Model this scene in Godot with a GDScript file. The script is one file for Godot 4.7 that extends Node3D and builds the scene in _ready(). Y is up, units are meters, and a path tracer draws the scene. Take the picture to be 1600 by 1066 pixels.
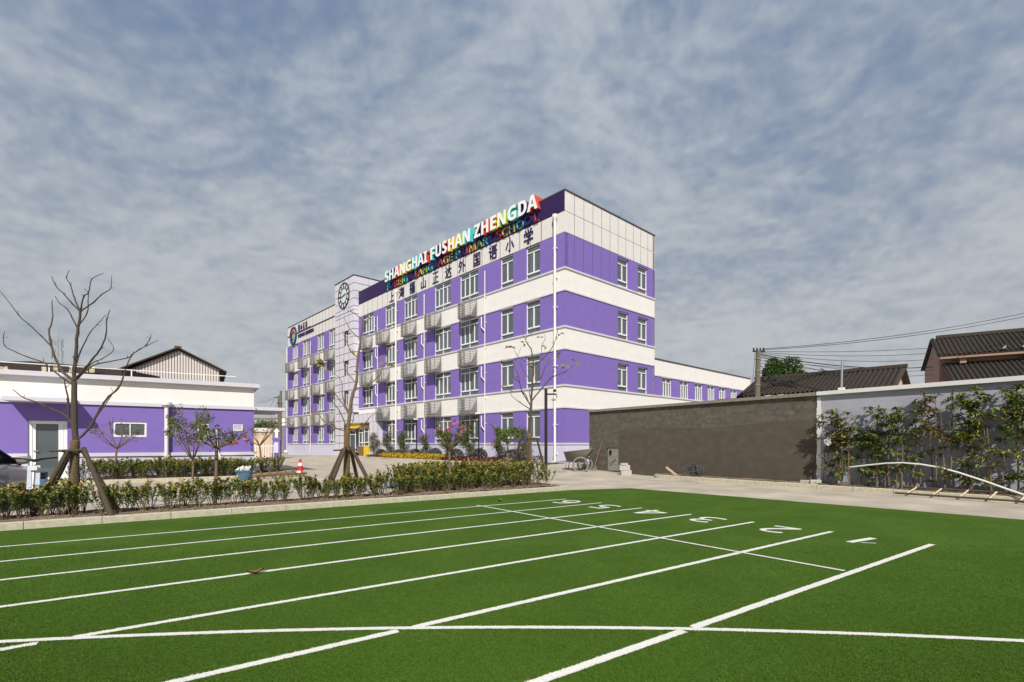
extends Node3D
# School yard: purple and white school behind a green sports lawn. World: x right, y up, -z ahead of the camera.
const F := 780.0      # focal length in pixels of the 1600 px wide photograph
const HOR := 694.0    # pixel row of the eye level
const EYE := 1.4
const CORNER := Vector3(3.10, 0.0, -29.3)   # street corner of the school
const TURN := -0.8308                        # the long facade's own frame: x along it, z out of it

var M := {}
var rng := RandomNumberGenerator.new()
var names := {}
var box_cache := {}

# ---------- positions ----------
func gp(px: float, py: float, y := 0.0) -> Vector3:      # the point of the ground (or of level y) under a pixel
	var d := (EYE - y) * F / (py - HOR)
	return Vector3((px - 800.0) / F * d, y, -d)
func at(px: float, py: float, d: float) -> Vector3:      # a point at a known distance ahead
	return Vector3((px - 800.0) / F * d, EYE + (HOR - py) * d / F, -d)

# ---------- nodes ----------
func numbered(called: String) -> String:
	var n: int = names.get(called, -1) + 1
	names[called] = n
	return called if n == 0 else "%s_%03d" % [called, n]
func tag(o: Node, label := "", category := "", group := "", kind := "") -> Node:
	if label: o.set_meta("label", label)
	if category: o.set_meta("category", category)
	if group: o.set_meta("group", group)
	if kind: o.set_meta("kind", kind)
	return o
func thing(called: String, label: String, category: String, where := Vector3.ZERO, turn := 0.0, group := "") -> Node3D:
	var o := Node3D.new()
	o.name = numbered(called)
	add_child(o)
	o.position = where
	o.rotation.y = turn
	tag(o, label, category, group)
	return o
func put(called: String, m: Mesh, mat: Material, parent: Node, where := Vector3.ZERO) -> MeshInstance3D:
	var o := MeshInstance3D.new()
	o.name = numbered(called) if parent == self else called
	o.mesh = m
	o.material_override = mat
	parent.add_child(o, true)
	o.position = where
	return o
func part(called: String, st: SurfaceTool, mat: Material, parent: Node) -> MeshInstance3D:
	return put(called, st.commit(), mat, parent)
func unit_box(size: Vector3) -> BoxMesh:
	var k := size.snapped(Vector3.ONE * 0.0005)
	if not box_cache.has(k):
		var b := BoxMesh.new()
		b.size = k
		box_cache[k] = b
	return box_cache[k]
func slab(called: String, parent: Node, x0: float, x1: float, y0: float, y1: float, z0: float, z1: float, mat: Material) -> MeshInstance3D:
	return put(called, unit_box(Vector3(absf(x1 - x0), absf(y1 - y0), absf(z1 - z0))), mat, parent, Vector3((x0 + x1) / 2, (y0 + y1) / 2, (z0 + z1) / 2))

# ---------- shapes ----------
func mb() -> SurfaceTool:
	var st := SurfaceTool.new()
	st.begin(Mesh.PRIMITIVE_TRIANGLES)
	return st
var UB := BoxMesh.new()
func bx(st: SurfaceTool, c: Vector3, s: Vector3, b := Basis.IDENTITY) -> void:
	st.append_from(UB, 0, Transform3D(b * Basis.from_scale(s), c))
func bxr(st: SurfaceTool, x0: float, x1: float, y0: float, y1: float, z0: float, z1: float) -> void:
	bx(st, Vector3((x0 + x1) / 2, (y0 + y1) / 2, (z0 + z1) / 2), Vector3(absf(x1 - x0), absf(y1 - y0), absf(z1 - z0)))
func along(a: Vector3, b: Vector3) -> Basis:             # y runs from a to b
	var y := (b - a).normalized()
	var x := y.cross(Vector3(0.31, 0.17, 0.93) if absf(y.z) < 0.9 else Vector3.RIGHT).normalized()
	return Basis(x, y, x.cross(y))
func bar(st: SurfaceTool, a: Vector3, b: Vector3, r: float, sides := 6, r2 := -1.0) -> void:
	var c := CylinderMesh.new()
	c.top_radius = r if r2 < 0 else r2
	c.bottom_radius = r
	c.height = a.distance_to(b)
	c.radial_segments = sides
	c.rings = 0
	st.append_from(c, 0, Transform3D(along(a, b), (a + b) / 2))
func tri(st: SurfaceTool, a: Vector3, b: Vector3, c: Vector3) -> void:
	st.add_vertex(a); st.add_vertex(b); st.add_vertex(c)
func quad(st: SurfaceTool, a: Vector3, b: Vector3, c: Vector3, d: Vector3) -> void:   # clockwise seen from the front
	tri(st, a, b, c); tri(st, a, c, d)
func tube(st: SurfaceTool, pts: Array, radii: Array, sides := 6) -> void:
	var rings := []
	var n := pts.size()
	var side := Vector3.ZERO
	for i in n:
		var dir: Vector3 = (pts[mini(i + 1, n - 1)] - pts[maxi(i - 1, 0)]).normalized()
		if i == 0: side = dir.cross(Vector3(0.31, 0.17, 0.93)).normalized()
		side = (side - dir * side.dot(dir)).normalized()
		var up := dir.cross(side)
		var ring := []
		for k in sides:
			var a := TAU * k / sides
			ring.append(pts[i] + (side * cos(a) + up * sin(a)) * radii[i])
		rings.append(ring)
	st.set_smooth_group(1)
	for i in n - 1:
		for k in sides:
			var k2 := (k + 1) % sides
			quad(st, rings[i][k], rings[i][k2], rings[i + 1][k2], rings[i + 1][k])
	st.set_smooth_group(-1)
	for k in range(1, sides - 1):
		tri(st, rings[0][0], rings[0][k + 1], rings[0][k])
		tri(st, rings[n - 1][0], rings[n - 1][k], rings[n - 1][k + 1])
func tubes(list: Array, sides := 6) -> ArrayMesh:         # [[points, radii], ...] in one mesh
	var st := mb()
	for e in list: tube(st, e[0], e[1], sides)
	st.generate_normals()
	return st.commit()
func poly_sheet(pts: PackedVector2Array, y: float) -> ArrayMesh:   # flat sheet from (x, ahead) points
	var st := mb()
	var ix := Geometry2D.triangulate_polygon(pts)
	st.set_normal(Vector3.UP)
	for i in range(0, ix.size(), 3):
		var t := []
		for k in 3: t.append(Vector3(pts[ix[i + k]].x, y, -pts[ix[i + k]].y))
		if (t[1] - t[0]).cross(t[2] - t[0]).y > 0: t.reverse()
		tri(st, t[0], t[1], t[2])
	return st.commit()
func prism(st: SurfaceTool, pts: PackedVector2Array, z0: float, z1: float, xf := Transform3D.IDENTITY) -> void:  # outline in x,y, pushed from z0 to z1
	st.set_smooth_group(-1)
	var ix := Geometry2D.triangulate_polygon(pts)
	for i in range(0, ix.size(), 3):
		var a := pts[ix[i]]; var b := pts[ix[i + 1]]; var c := pts[ix[i + 2]]
		if (b - a).cross(c - a) > 0:
			var t := b; b = c; c = t
		tri(st, xf * Vector3(a.x, a.y, z1), xf * Vector3(b.x, b.y, z1), xf * Vector3(c.x, c.y, z1))
		tri(st, xf * Vector3(a.x, a.y, z0), xf * Vector3(c.x, c.y, z0), xf * Vector3(b.x, b.y, z0))
	var cw := Geometry2D.is_polygon_clockwise(pts)
	for i in pts.size():
		var a := pts[i]; var b := pts[(i + 1) % pts.size()]
		if cw:
			var t := a; a = b; b = t
		quad(st, xf * Vector3(a.x, a.y, z0), xf * Vector3(a.x, a.y, z1), xf * Vector3(b.x, b.y, z1), xf * Vector3(b.x, b.y, z0))
func band(st: SurfaceTool, pts: Array, w: float, rough: float, r: RandomNumberGenerator, y: float) -> void:  # painted line along ground points, with an uneven edge
	var fine := []
	for i in pts.size() - 1:
		var n := maxi(1, int(pts[i].distance_to(pts[i + 1]) / 0.035))
		for k in n: fine.append(pts[i].lerp(pts[i + 1], float(k) / n))
	fine.append(pts[-1])
	st.set_normal(Vector3.UP)
	var last := []
	for i in fine.size():
		var d: Vector3 = (fine[mini(i + 1, fine.size() - 1)] - fine[maxi(i - 1, 0)]).normalized()
		var s := Vector3(-d.z, 0, d.x)
		var now := [fine[i] + s * (w / 2 + r.randf_range(-rough, rough)) + Vector3.UP * y, fine[i] - s * (w / 2 + r.randf_range(-rough, rough)) + Vector3.UP * y]
		if last: quad(st, last[0], last[1], now[1], now[0])
		last = now

# ---------- materials ----------
func noise(freq: float, sd: int, lo: float, hi: float, octaves := 4, size := 512, kind := FastNoiseLite.TYPE_SIMPLEX_SMOOTH) -> NoiseTexture2D:
	var n := FastNoiseLite.new()
	n.noise_type = kind
	n.frequency = freq
	n.seed = sd
	n.fractal_octaves = octaves
	var t := NoiseTexture2D.new()
	t.width = size; t.height = size
	t.seamless = true
	t.noise = n
	var g := Gradient.new()
	g.set_color(0, Color(lo, lo, lo)); g.set_color(1, Color(hi, hi, hi))
	t.color_ramp = g
	return t
func lin(r: float, g: float, b: float) -> Color:
	return Color(r, g, b).linear_to_srgb()
func mat(c: Color, rough := 0.85, metal := 0.0) -> StandardMaterial3D:
	var m := StandardMaterial3D.new()
	m.albedo_color = c
	m.roughness = rough
	m.metallic = metal
	m.metallic_specular = 0.4
	return m
func textured(c: Color, tex: Texture2D, scale: float, rough := 0.88, bump: Texture2D = null, depth := 0.3) -> StandardMaterial3D:
	var m := mat(c, rough)
	m.albedo_texture = tex
	m.uv1_triplanar = true
	m.uv1_world_triplanar = true
	m.uv1_scale = Vector3.ONE * scale
	if bump:
		m.heightmap_enabled = true
		m.heightmap_texture = bump
		m.heightmap_scale = depth
	return m
func leafy(rough := 0.55) -> StandardMaterial3D:
	var m := mat(Color.WHITE, rough)
	m.vertex_color_use_as_albedo = true
	m.backlight_enabled = true
	m.backlight = lin(0.10, 0.13, 0.025)
	return m
func materials() -> void:
	var soft := noise(0.012, 3, 0.95, 1.0, 5)
	var stain := noise(0.008, 8, 0.70, 1.0, 6)
	var grain := noise(0.09, 5, 0.0, 1.0, 4)
	M.white = textured(lin(0.80, 0.785, 0.765), soft, 0.22, 0.9, grain, 0.15)
	M.purple = textured(lin(0.212, 0.146, 0.47), soft, 0.22, 0.85, grain, 0.15)
	M.lavender = textured(lin(0.60, 0.60, 0.75), soft, 0.25, 0.9, grain, 0.15)
	M.ledge = textured(lin(0.62, 0.60, 0.68), soft, 0.3, 0.85)
	M.tile = textured(lin(0.66, 0.645, 0.73), soft, 0.3, 0.55)
	M.panel = textured(lin(0.72, 0.705, 0.69), soft, 0.3, 0.5)
	M.purple_panel = textured(lin(0.206, 0.142, 0.46), soft, 0.3, 0.5)
	M.dark_panel = textured(lin(0.026, 0.011, 0.080), soft, 0.4, 0.55)
	M.joint = mat(lin(0.045, 0.042, 0.045))
	M.coping = mat(lin(0.07, 0.065, 0.07), 0.6)
	M.frame = mat(lin(0.78, 0.79, 0.80), 0.4)
	var gc := lin(0.135, 0.17, 0.19)
	gc.a = 0.48
	var g := mat(gc, 0.03)
	g.transparency = BaseMaterial3D.TRANSPARENCY_ALPHA
	g.metallic_specular = 0.6
	M.glass = g
	M.lower_glass = mat(lin(0.10, 0.13, 0.14), 0.12)
	M.room = mat(lin(0.30, 0.29, 0.27))
	M.curtain = mat(lin(0.42, 0.45, 0.43), 0.95)
	M.pipe = mat(lin(0.78, 0.76, 0.72), 0.45)
	M.galv = textured(lin(0.38, 0.38, 0.37), noise(0.05, 12, 0.75, 1.0), 1.0, 0.5)
	M.galv.metallic = 0.35
	M.black = mat(lin(0.012, 0.012, 0.014), 0.45)
	M.navy = mat(lin(0.022, 0.012, 0.07), 0.4)
	M.letter_white = mat(lin(0.82, 0.82, 0.80), 0.4)
	M.red = mat(lin(0.62, 0.07, 0.03), 0.45)
	M.yellow = mat(lin(0.75, 0.52, 0.03), 0.45)
	M.lime = mat(lin(0.30, 0.52, 0.04), 0.45)
	M.cyan = mat(lin(0.08, 0.58, 0.60), 0.45)
	M.blue = mat(lin(0.02, 0.03, 0.16), 0.45)
	M.concrete = textured(lin(0.68, 0.60, 0.49), noise(0.006, 21, 0.80, 1.0, 6, 1024), 0.09, 0.92, grain, 0.4)
	M.concrete.detail_enabled = true
	M.concrete.detail_albedo = noise(0.05, 22, 0.86, 1.0, 4)
	M.concrete.detail_blend_mode = BaseMaterial3D.BLEND_MODE_MUL
	M.concrete.detail_uv_layer = BaseMaterial3D.DETAIL_UV_2
	M.concrete.uv2_triplanar = true
	M.concrete.uv2_world_triplanar = true
	M.concrete.uv2_scale = Vector3.ONE * 0.7
	var tn := FastNoiseLite.new()
	tn.noise_type = FastNoiseLite.TYPE_VALUE
	tn.frequency = 0.22
	tn.fractal_octaves = 3
	tn.fractal_gain = 0.65
	tn.seed = 31
	var tt := NoiseTexture2D.new()
	tt.width = 1024; tt.height = 1024; tt.seamless = true; tt.noise = tn
	var tg := Gradient.new()
	tg.offsets = PackedFloat32Array([0.0, 0.38, 0.62, 1.0])
	tg.colors = PackedColorArray([lin(0.024, 0.056, 0.008), lin(0.064, 0.128, 0.018), lin(0.100, 0.180, 0.029), lin(0.19, 0.265, 0.068)])
	tt.color_ramp = tg
	var th := noise(0.22, 31, 0.0, 1.0, 3, 1024, FastNoiseLite.TYPE_VALUE)
	M.turf = textured(Color.WHITE, tt, 0.55, 0.95, th, 1.2)
	M.turf.metallic_specular = 0.12
	M.turf.detail_enabled = true
	M.turf.detail_albedo = noise(0.011, 33, 0.88, 1.0, 5)
	M.turf.detail_blend_mode = BaseMaterial3D.BLEND_MODE_MUL
	M.turf.detail_uv_layer = BaseMaterial3D.DETAIL_UV_2
	M.turf.uv2_triplanar = true
	M.turf.uv2_world_triplanar = true
	M.turf.uv2_scale = Vector3.ONE * 0.13
	M.paint = textured(lin(0.84, 0.83, 0.78), noise(0.2, 41, 0.86, 1.0, 3), 0.6, 0.9, th, 0.5)
	M.kerb = textured(lin(0.60, 0.555, 0.43), noise(0.03, 44, 0.80, 1.0, 5), 0.6, 0.92, grain, 0.4)
	M.soil = textured(lin(0.46, 0.33, 0.225), noise(0.07, 47, 0.55, 1.0, 5), 0.8, 0.97, grain, 2.5)
	M.cement = textured(lin(0.155, 0.140, 0.114), noise(0.018, 51, 0.68, 1.0, 6), 0.35, 0.95, grain, 0.6)
	M.plaster = textured(lin(0.112, 0.093, 0.072), noise(0.012, 52, 0.82, 1.0, 6), 0.35, 0.95, grain, 0.5)
	M.cap = textured(lin(0.34, 0.32, 0.27), noise(0.04, 53, 0.65, 1.0, 5), 0.5, 0.95, grain, 0.5)
	M.wall_lavender = textured(lin(0.40, 0.405, 0.475), noise(0.01, 54, 0.90, 1.0, 5), 0.25, 0.92, grain, 0.2)
	M.bark = textured(lin(0.20, 0.155, 0.115), noise(0.06, 61, 0.45, 1.0, 4), 2.0, 0.95, grain, 1.0)
	M.bark_pale = textured(lin(0.27, 0.20, 0.13), noise(0.06, 62, 0.6, 1.0, 4), 2.0, 0.95)
	M.straw = textured(lin(0.42, 0.28, 0.135), noise(0.12, 63, 0.4, 1.0, 3), 2.5, 0.97, grain, 1.0)
	M.stake = textured(lin(0.155, 0.115, 0.08), noise(0.05, 64, 0.55, 1.0, 4), 1.6, 0.95, grain, 0.8)
	M.wood = textured(lin(0.36, 0.20, 0.095), noise(0.05, 65, 0.6, 1.0, 4), 1.5, 0.85)
	M.leaf = leafy()
	M.petal = leafy(0.7)
	M.roof_tile = textured(lin(0.125, 0.105, 0.086), noise(0.05, 71, 0.4, 1.0, 4), 1.0, 0.95)
	M.pink = textured(lin(0.36, 0.235, 0.175), soft, 0.4, 0.93)
	M.cream = textured(lin(0.62, 0.50, 0.36), soft, 0.4, 0.9)
	M.maroon = mat(lin(0.17, 0.022, 0.03), 0.5)
	M.rubber = mat(lin(0.02, 0.02, 0.02), 0.8)
	M.pole = textured(lin(0.25, 0.215, 0.165), noise(0.04, 73, 0.6, 1.0, 4), 0.8, 0.95)
	M.block = textured(lin(0.58, 0.555, 0.50), noise(0.05, 75, 0.75, 1.0, 4), 1.0, 0.95)
	M.steel = mat(lin(0.40, 0.42, 0.44), 0.4, 0.6)

# ---------- sky, light, camera ----------
func sky_colour(d: Vector3, a: FastNoiseLite, b: FastNoiseLite, w: FastNoiseLite) -> Color:
	var e := maxf(d.y, 0.0)
	var k := 1.0 / (e + 0.13)
	var q := Vector2(d.x * k, d.z * k)
	var wx := w.get_noise_2d(q.x, q.y)
	var wy := w.get_noise_2d(q.x + 31.0, q.y - 17.0)
	var big := a.get_noise_2d(q.x * 0.9 + wx * 0.5, q.y * 1.2 + wy * 0.5)
	var fine := b.get_noise_2d(q.x * 1.0 + q.y * 0.5 + wx * 0.20, q.y * 1.5 - q.x * 0.5 + wy * 0.20)
	var wisp := b.get_noise_2d(q.x * 3.0 - q.y * 1.3 + wx * 0.6 + 40.0, q.y * 4.2 + q.x * 1.0 + wy * 0.6)
	var low := pow(1.0 - clampf(e / 0.62, 0.0, 1.0), 1.3)
	var cover := smoothstep(-0.80, 0.62, big * 0.66 + fine * 0.46 + wisp * 0.42 + low * 0.78 - 0.10)
	var blue := Color(0.178, 0.250, 0.385).lerp(Color(0.34, 0.395, 0.465), low)
	var cloud := Color(0.445, 0.49, 0.545).lerp(Color(0.51, 0.525, 0.535), low)
	cloud = cloud * (1.0 + 0.07 * fine + 0.06 * wisp + 0.05 * big)
	var c := blue.lerp(cloud, cover * 0.95)
	return Color(c.r, c.g, c.b, 1.0)
func fill_sky(im: Image, x0: int, x1: int, y0: int, y1: int) -> void:
	var a := FastNoiseLite.new(); a.seed = 3; a.frequency = 0.50; a.fractal_octaves = 4; a.noise_type = FastNoiseLite.TYPE_SIMPLEX_SMOOTH
	var b := FastNoiseLite.new(); b.seed = 27; b.frequency = 3.3; b.fractal_octaves = 6; b.fractal_gain = 0.62; b.noise_type = FastNoiseLite.TYPE_SIMPLEX_SMOOTH
	var w := FastNoiseLite.new(); w.seed = 5; w.frequency = 0.8; w.fractal_octaves = 3; w.noise_type = FastNoiseLite.TYPE_SIMPLEX_SMOOTH
	var W := im.get_width(); var Hh := im.get_height()
	for y in range(y0, y1):
		var el := PI * (0.5 - (y + 0.5) / Hh)
		var c := cos(el)
		var s := sin(el)
		for x in range(x0, x1):
			var az := TAU * ((x + 0.5) / W - 0.5)
			im.set_pixel(x, y, sky_colour(Vector3(sin(az) * c, s, -cos(az) * c), a, b, w))
func make_sky() -> ImageTexture:
	var im := Image.create(1024, 512, false, Image.FORMAT_RGBF)
	im.fill(Color(0.30, 0.29, 0.26))
	fill_sky(im, 0, 1024, 0, 256)
	im.resize(4096, 2048, Image.INTERPOLATE_BILINEAR)
	fill_sky(im, 1440, 2656, 512, 1030)      # the same sky, drawn finer where it is seen closer
	return ImageTexture.create_from_image(im)
func setup() -> void:
	var cam := Camera3D.new()
	cam.name = "camera"
	add_child(cam)
	cam.projection = Camera3D.PROJECTION_FRUSTUM
	cam.near = 0.1
	cam.far = 1500.0
	cam.size = 1066.0 / F * cam.near
	cam.frustum_offset = Vector2(0, (HOR - 533.0) / F * cam.near)
	cam.position = Vector3(0, EYE, 0)
	cam.current = true
	var e := Environment.new()
	e.background_mode = Environment.BG_SKY
	var pm := PanoramaSkyMaterial.new()
	pm.panorama = make_sky()
	e.sky = Sky.new()
	e.sky.sky_material = pm
	e.tonemap_mode = Environment.TONE_MAPPER_LINEAR
	e.tonemap_exposure = 1.0
	e.sdfgi_enabled = true
	e.ssao_enabled = true
	e.ssil_enabled = true
	var we := WorldEnvironment.new()
	we.name = "world"
	we.environment = e
	add_child(we)
	var sun := DirectionalLight3D.new()
	sun.name = "sun"
	sun.light_energy = 1.5
	sun.light_color = Color(1.0, 0.972, 0.925)
	sun.light_angular_distance = 0.5
	sun.shadow_enabled = true
	add_child(sun)
	sun.look_at_from_position(Vector3(0.0, 0.643, 0.766), Vector3.ZERO)

func _ready() -> void:
	rng.seed = 7
	setup()
	materials()
	ground()
	school()
	wing()
	signs()
	cages_and_pipes()
	annex()
	boundary_wall()
	houses()
	backdrop_left()
	poles_and_wires()
	beds()
	bare_trees()
	small_trees()
	wall_saplings()
	yard_things()
	vehicles()
	print("built")

# ---------- ground ----------
func sch(p: Vector3) -> Vector3:            # from the school's own frame to the world
	return CORNER + Basis(Vector3.UP, TURN) * p
func ground() -> void:
	var r := RandomNumberGenerator.new(); r.seed = 3
	var big := PackedVector2Array([Vector2(-600, -60), Vector2(600, -60), Vector2(600, 900), Vector2(-600, 900)])
	tag(put("ground", poly_sheet(big, -0.012), M.concrete, self), "pale beige concrete yard and land around it", "", "", "structure")
	# yard rises gently to the school's foot
	var st := mb()
	for i in 24:
		for k in 10:
			var q := []
			for c in [[0, 0], [1, 0], [1, 1], [0, 1]]:
				var x: float = -62.0 + 3.0 * (i + c[0])
				var z: float = 9.0 - 1.0 * (k + c[1])
				q.append(sch(Vector3(x, yard_height(x, z), z)))
			st.set_smooth_group(0)
			quad(st, q[0], q[3], q[2], q[1])
	st.generate_normals()
	tag(part("yard_slope", st, M.concrete, self), "concrete yard rising to the foot of the school", "", "", "structure")
	for q in [[330, 741, 720, 744], [440, 728, 880, 737], [560, 716.5, 420, 727], [745, 722, 640, 752]]:
		var s0 := mb()
		band(s0, [gp(q[0], q[1]), gp(q[2], q[3])], 0.035, 0.006, r, -0.004)
		tag(part("yard_joint", s0, M.cap, self), "dark filled joint between concrete slabs of the yard", "", "", "structure")
	# sports lawn
	var kd := Vector2(0.814, 0.582)
	var edge := Vector2(0.657, -0.754)
	var k0 := Vector2(1.75, 15.17)
	var e0 := Vector2(3.75, 15.83)
	var poly := PackedVector2Array([k0 - kd * 27.0, k0, e0])
	for i in range(1, 70):                                    # uneven cut edge
		poly.append(e0 + edge * (i * 0.33) + Vector2(0.754, 0.657) * r.randf_range(-0.02, 0.02))
	poly.append_array([Vector2(18.7, -12), Vector2(-20.4, -12)])
	var turf := put("lawn", poly_sheet(poly, 0.0), M.turf, self)
	tag(turf, "green artificial sports lawn with white running lanes", "", "", "structure")
	var y := 0.004
	var lines := []
	for L in [[1083, 981.3, 1457, 851, 0.072], [840, 1066, 1068, 986.5, 0.072, 1], [646, 981, 1300, 831, 0.070], [275, 1066, 622, 986.5, 0.070, 1], [112, 997, 1178, 816, 0.066], [0, 1016, 58, 1006, 0.066, 1], [0, 949, 1080, 804, 0.07], [0, 907, 1003, 794, 0.065], [0, 878, 940, 786, 0.06], [0, 855, 885, 780, 0.06]]:
		var a := gp(L[0], L[1]); var b := gp(L[2], L[3])
		var s := mb()
		if L.size() > 5 or L[0] == 0: a -= (b - a).normalized() * 9.0
		band(s, [a, b], L[4], 0.004, r, y)
		part("lane_line", s, M.paint, turf)
		lines.append([Vector2(a.x, a.z), Vector2(b.x, b.z), L[4] / 2])
	var s2 := mb()
	band(s2, [gp(745, 790), gp(1320, 893)], 0.055, 0.0035, r, 0.008)
	part("start_line", s2, M.paint, turf)
	var arc := []
	for i in 81:
		var a := deg_to_rad(-20.0 + 0.5 * i)
		arc.append(Vector3(0.05 + 24.4 * sin(a), 0, -(3.80 - 24.4 + 24.4 * cos(a))))
	var s3 := mb()
	band(s3, arc, 0.055, 0.0035, r, 0.006)
	part("curved_line", s3, M.paint, turf)
	blades(turf, lines, r)
	var font := SystemFont.new()
	font.font_names = PackedStringArray(["Droid Sans"])
	font.font_weight = 700
	var thin := SystemFont.new()
	thin.font_names = PackedStringArray(["Droid Sans"])
	var nums := [[1347, 845], [1216, 827.5], [1104, 812], [1018, 800.7], [945, 792], [888, 784.7]]
	var lane := Vector3(0.814, 0, -0.582)
	for i in 6:
		if i == 0:                                                   # stencilled one: a thick bar and a thin flag
			var one := mb()
			band(one, [gp(1327, 847.7), gp(1365, 841.3)], 0.10, 0.003, r, 0.004)
			band(one, [gp(1346, 848.6), gp(1369, 849.6)], 0.035, 0.002, r, 0.006)
			part("lane_number", one, M.paint, turf)
			continue
		var t := TextMesh.new()
		t.text = str(i + 1)
		t.font = font if i == 0 else thin
		t.font_size = 64
		t.pixel_size = 0.0152
		t.depth = 0.004
		var o := put("lane_number", t, M.paint, turf, gp(nums[i][0], nums[i][1]) + Vector3.UP * 0.004)
		var up := -lane
		o.basis = Basis(up.cross(Vector3.UP), up, Vector3.UP)
	# kerb stones along the lawn's planted edge
	var kerb := Node3D.new(); kerb.name = "lawn_kerb"; add_child(kerb)
	tag(kerb, "pale kerb between the lawn and the hedge bed", "", "", "structure")
	var dir := Vector3(kd.x, 0, -kd.y)
	var nrm := Vector3(-dir.z, 0, dir.x) * -1.0          # away from the lawn
	if nrm.z > 0: nrm = -nrm
	var km := bevel_box(Vector3(0.992, 0.25, 0.12), 0.012)
	for i in 27:
		var o := put("kerb_stone", km, M.kerb, kerb, Vector3(k0.x, 0.0 + r.randf_range(-0.003, 0.003), -k0.y) - dir * (i + 0.5) + nrm * (0.062 + r.randf_range(-0.004, 0.004)))
		o.rotation.y = atan2(-dir.z, dir.x) + r.randf_range(-0.003, 0.003)
	for i in 4:                                             # kerb turning back at the bed's end
		var o := put("kerb_stone", km, M.kerb, kerb, Vector3(k0.x - 0.06, 0.0, -k0.y) + nrm * (0.66 + i) + dir * 0.0)
		o.rotation.y = atan2(-nrm.z, nrm.x)
	# soil of the hedge bed
	var n2 := Vector2(nrm.x, -nrm.z)
	var b0 := k0 - Vector2(0.12, 0)
	var soil := PackedVector2Array([b0 + n2 * 0.12, b0 + n2 * 4.0, b0 + n2 * 4.0 - kd * 3.4, b0 + n2 * 1.15 - kd * 5.2, b0 + n2 * 1.15 - kd * 26, b0 + n2 * 0.12 - kd * 26])
	tag(put("bed_soil", soil_mesh(soil, 0.125, r), M.soil, self), "brown crumbly soil of the hedge bed beside the lawn", "", "", "structure")
	var crumbs := mb()
	for i in 900:
		var d := r.randf() * 22.0
		var p := b0 - kd * d + n2 * (0.13 + r.randf() * 0.75)
		var s := r.randf_range(0.012, 0.04)
		bx(crumbs, Vector3(p.x, 0.14, -p.y), Vector3(s, s * 0.7, s * 1.2), Basis.from_euler(Vector3(r.randf() * 3, r.randf() * 3, r.randf() * 3)))
	tag(part("soil_crumbs", crumbs, M.soil, self), "loose clods and dry litter on the hedge bed", "soil", "", "stuff")
	# fallen leaves on the lawn
	leaf_thing(gp(399, 897) + Vector3.UP * 0.02, 0.17, 0.05, "curled brown fallen leaf on a white lane line", 0.5)
	leaf_thing(gp(781, 783.5) + Vector3.UP * 0.02, 0.12, 0.06, "small brown fallen leaf on the lawn near the kerb", 1.2)
func blades(turf: Node3D, lines: Array, r: RandomNumberGenerator) -> void:      # single fibres where they are near enough to be seen
	var st := mb()
	for k in 3:
		var a := TAU * k / 3.0 + 0.4
		var f := Vector3(cos(a), 0, sin(a))
		var s := Vector3(-f.z, 0, f.x)
		tri(st, f * 0.002 - s * 0.0022, f * 0.008 + Vector3(0, 0.0095, 0), f * 0.002 + s * 0.0022)
	st.generate_normals()
	var m := mat(Color.WHITE, 0.9)
	m.metallic_specular = 0.12
	m.vertex_color_use_as_albedo = true
	var mm := MultiMesh.new()
	mm.transform_format = MultiMesh.TRANSFORM_3D
	mm.use_colors = true
	mm.mesh = st.commit()
	var n := 200000
	mm.instance_count = n
	for i in n:
		var d := 1.0 / lerpf(1.0 / 2.5, 1.0 / 6.9, r.randf())             # thinning out with distance like the seen area
		var p := Vector3(r.randf_range(-1.1, 1.1) * d, 0.0, -d)
		var c := Color(0.073, 0.140, 0.020)
		var q := Vector2(p.x, p.z)
		for L in lines:
			var ab: Vector2 = L[1] - L[0]
			var t: float = (q - L[0]).dot(ab) / ab.length_squared()
			if t < 1.0 and t > 0.0 and absf((q - L[0]).cross(ab)) / ab.length() < L[2]: c = Color(0.80, 0.79, 0.74)
		if absf((q - Vector2(0.05, 20.6)).length() - 24.4) < 0.0275: c = Color(0.80, 0.79, 0.74)
		var k := r.randf_range(0.75, 1.3) if c.r < 0.5 else r.randf_range(0.9, 1.04)
		mm.set_instance_transform(i, Transform3D(Basis(Vector3.UP, r.randf() * TAU).scaled(Vector3.ONE * r.randf_range(0.7, 1.2)), p))
		mm.set_instance_color(i, Color(c.r * k, c.g * k, c.b * k))
	var o := MultiMeshInstance3D.new()
	o.name = "turf_fibres"
	o.multimesh = mm
	o.material_override = m
	turf.add_child(o)
	tag(o, "", "", "", "stuff")
func yard_height(x: float, z: float) -> float:
	var side := smoothstep(-52.0, -26.0, x) * smoothstep(7.5, 0.5, x)
	return 0.26 * smoothstep(9.0, 1.5, z) * side - 0.008
func leaf_thing(p: Vector3, l: float, w: float, label: String, turn: float) -> void:
	var st := mb()
	var prev := []
	for i in 7:
		var t := i / 6.0
		var hw := w * sin(PI * clampf(t * 0.94 + 0.03, 0, 1))
		var c := Vector3((t - 0.5) * l, 0.012 + 0.05 * pow(absf(t - 0.45) * 2, 2) * 0.6, 0)
		var now := [c + Vector3(0, 0.022, hw), c, c + Vector3(0, 0.018, -hw)]
		if prev:
			for k in 2: quad(st, prev[k], prev[k + 1], now[k + 1], now[k])
		prev = now
	st.generate_normals()
	var o := part("fallen_leaf", st, mat(lin(0.24, 0.10, 0.028), 0.7), self)
	tag(o, label, "leaf")
	o.position = p - Vector3.UP * 0.022
	o.rotation.y = turn
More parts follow.
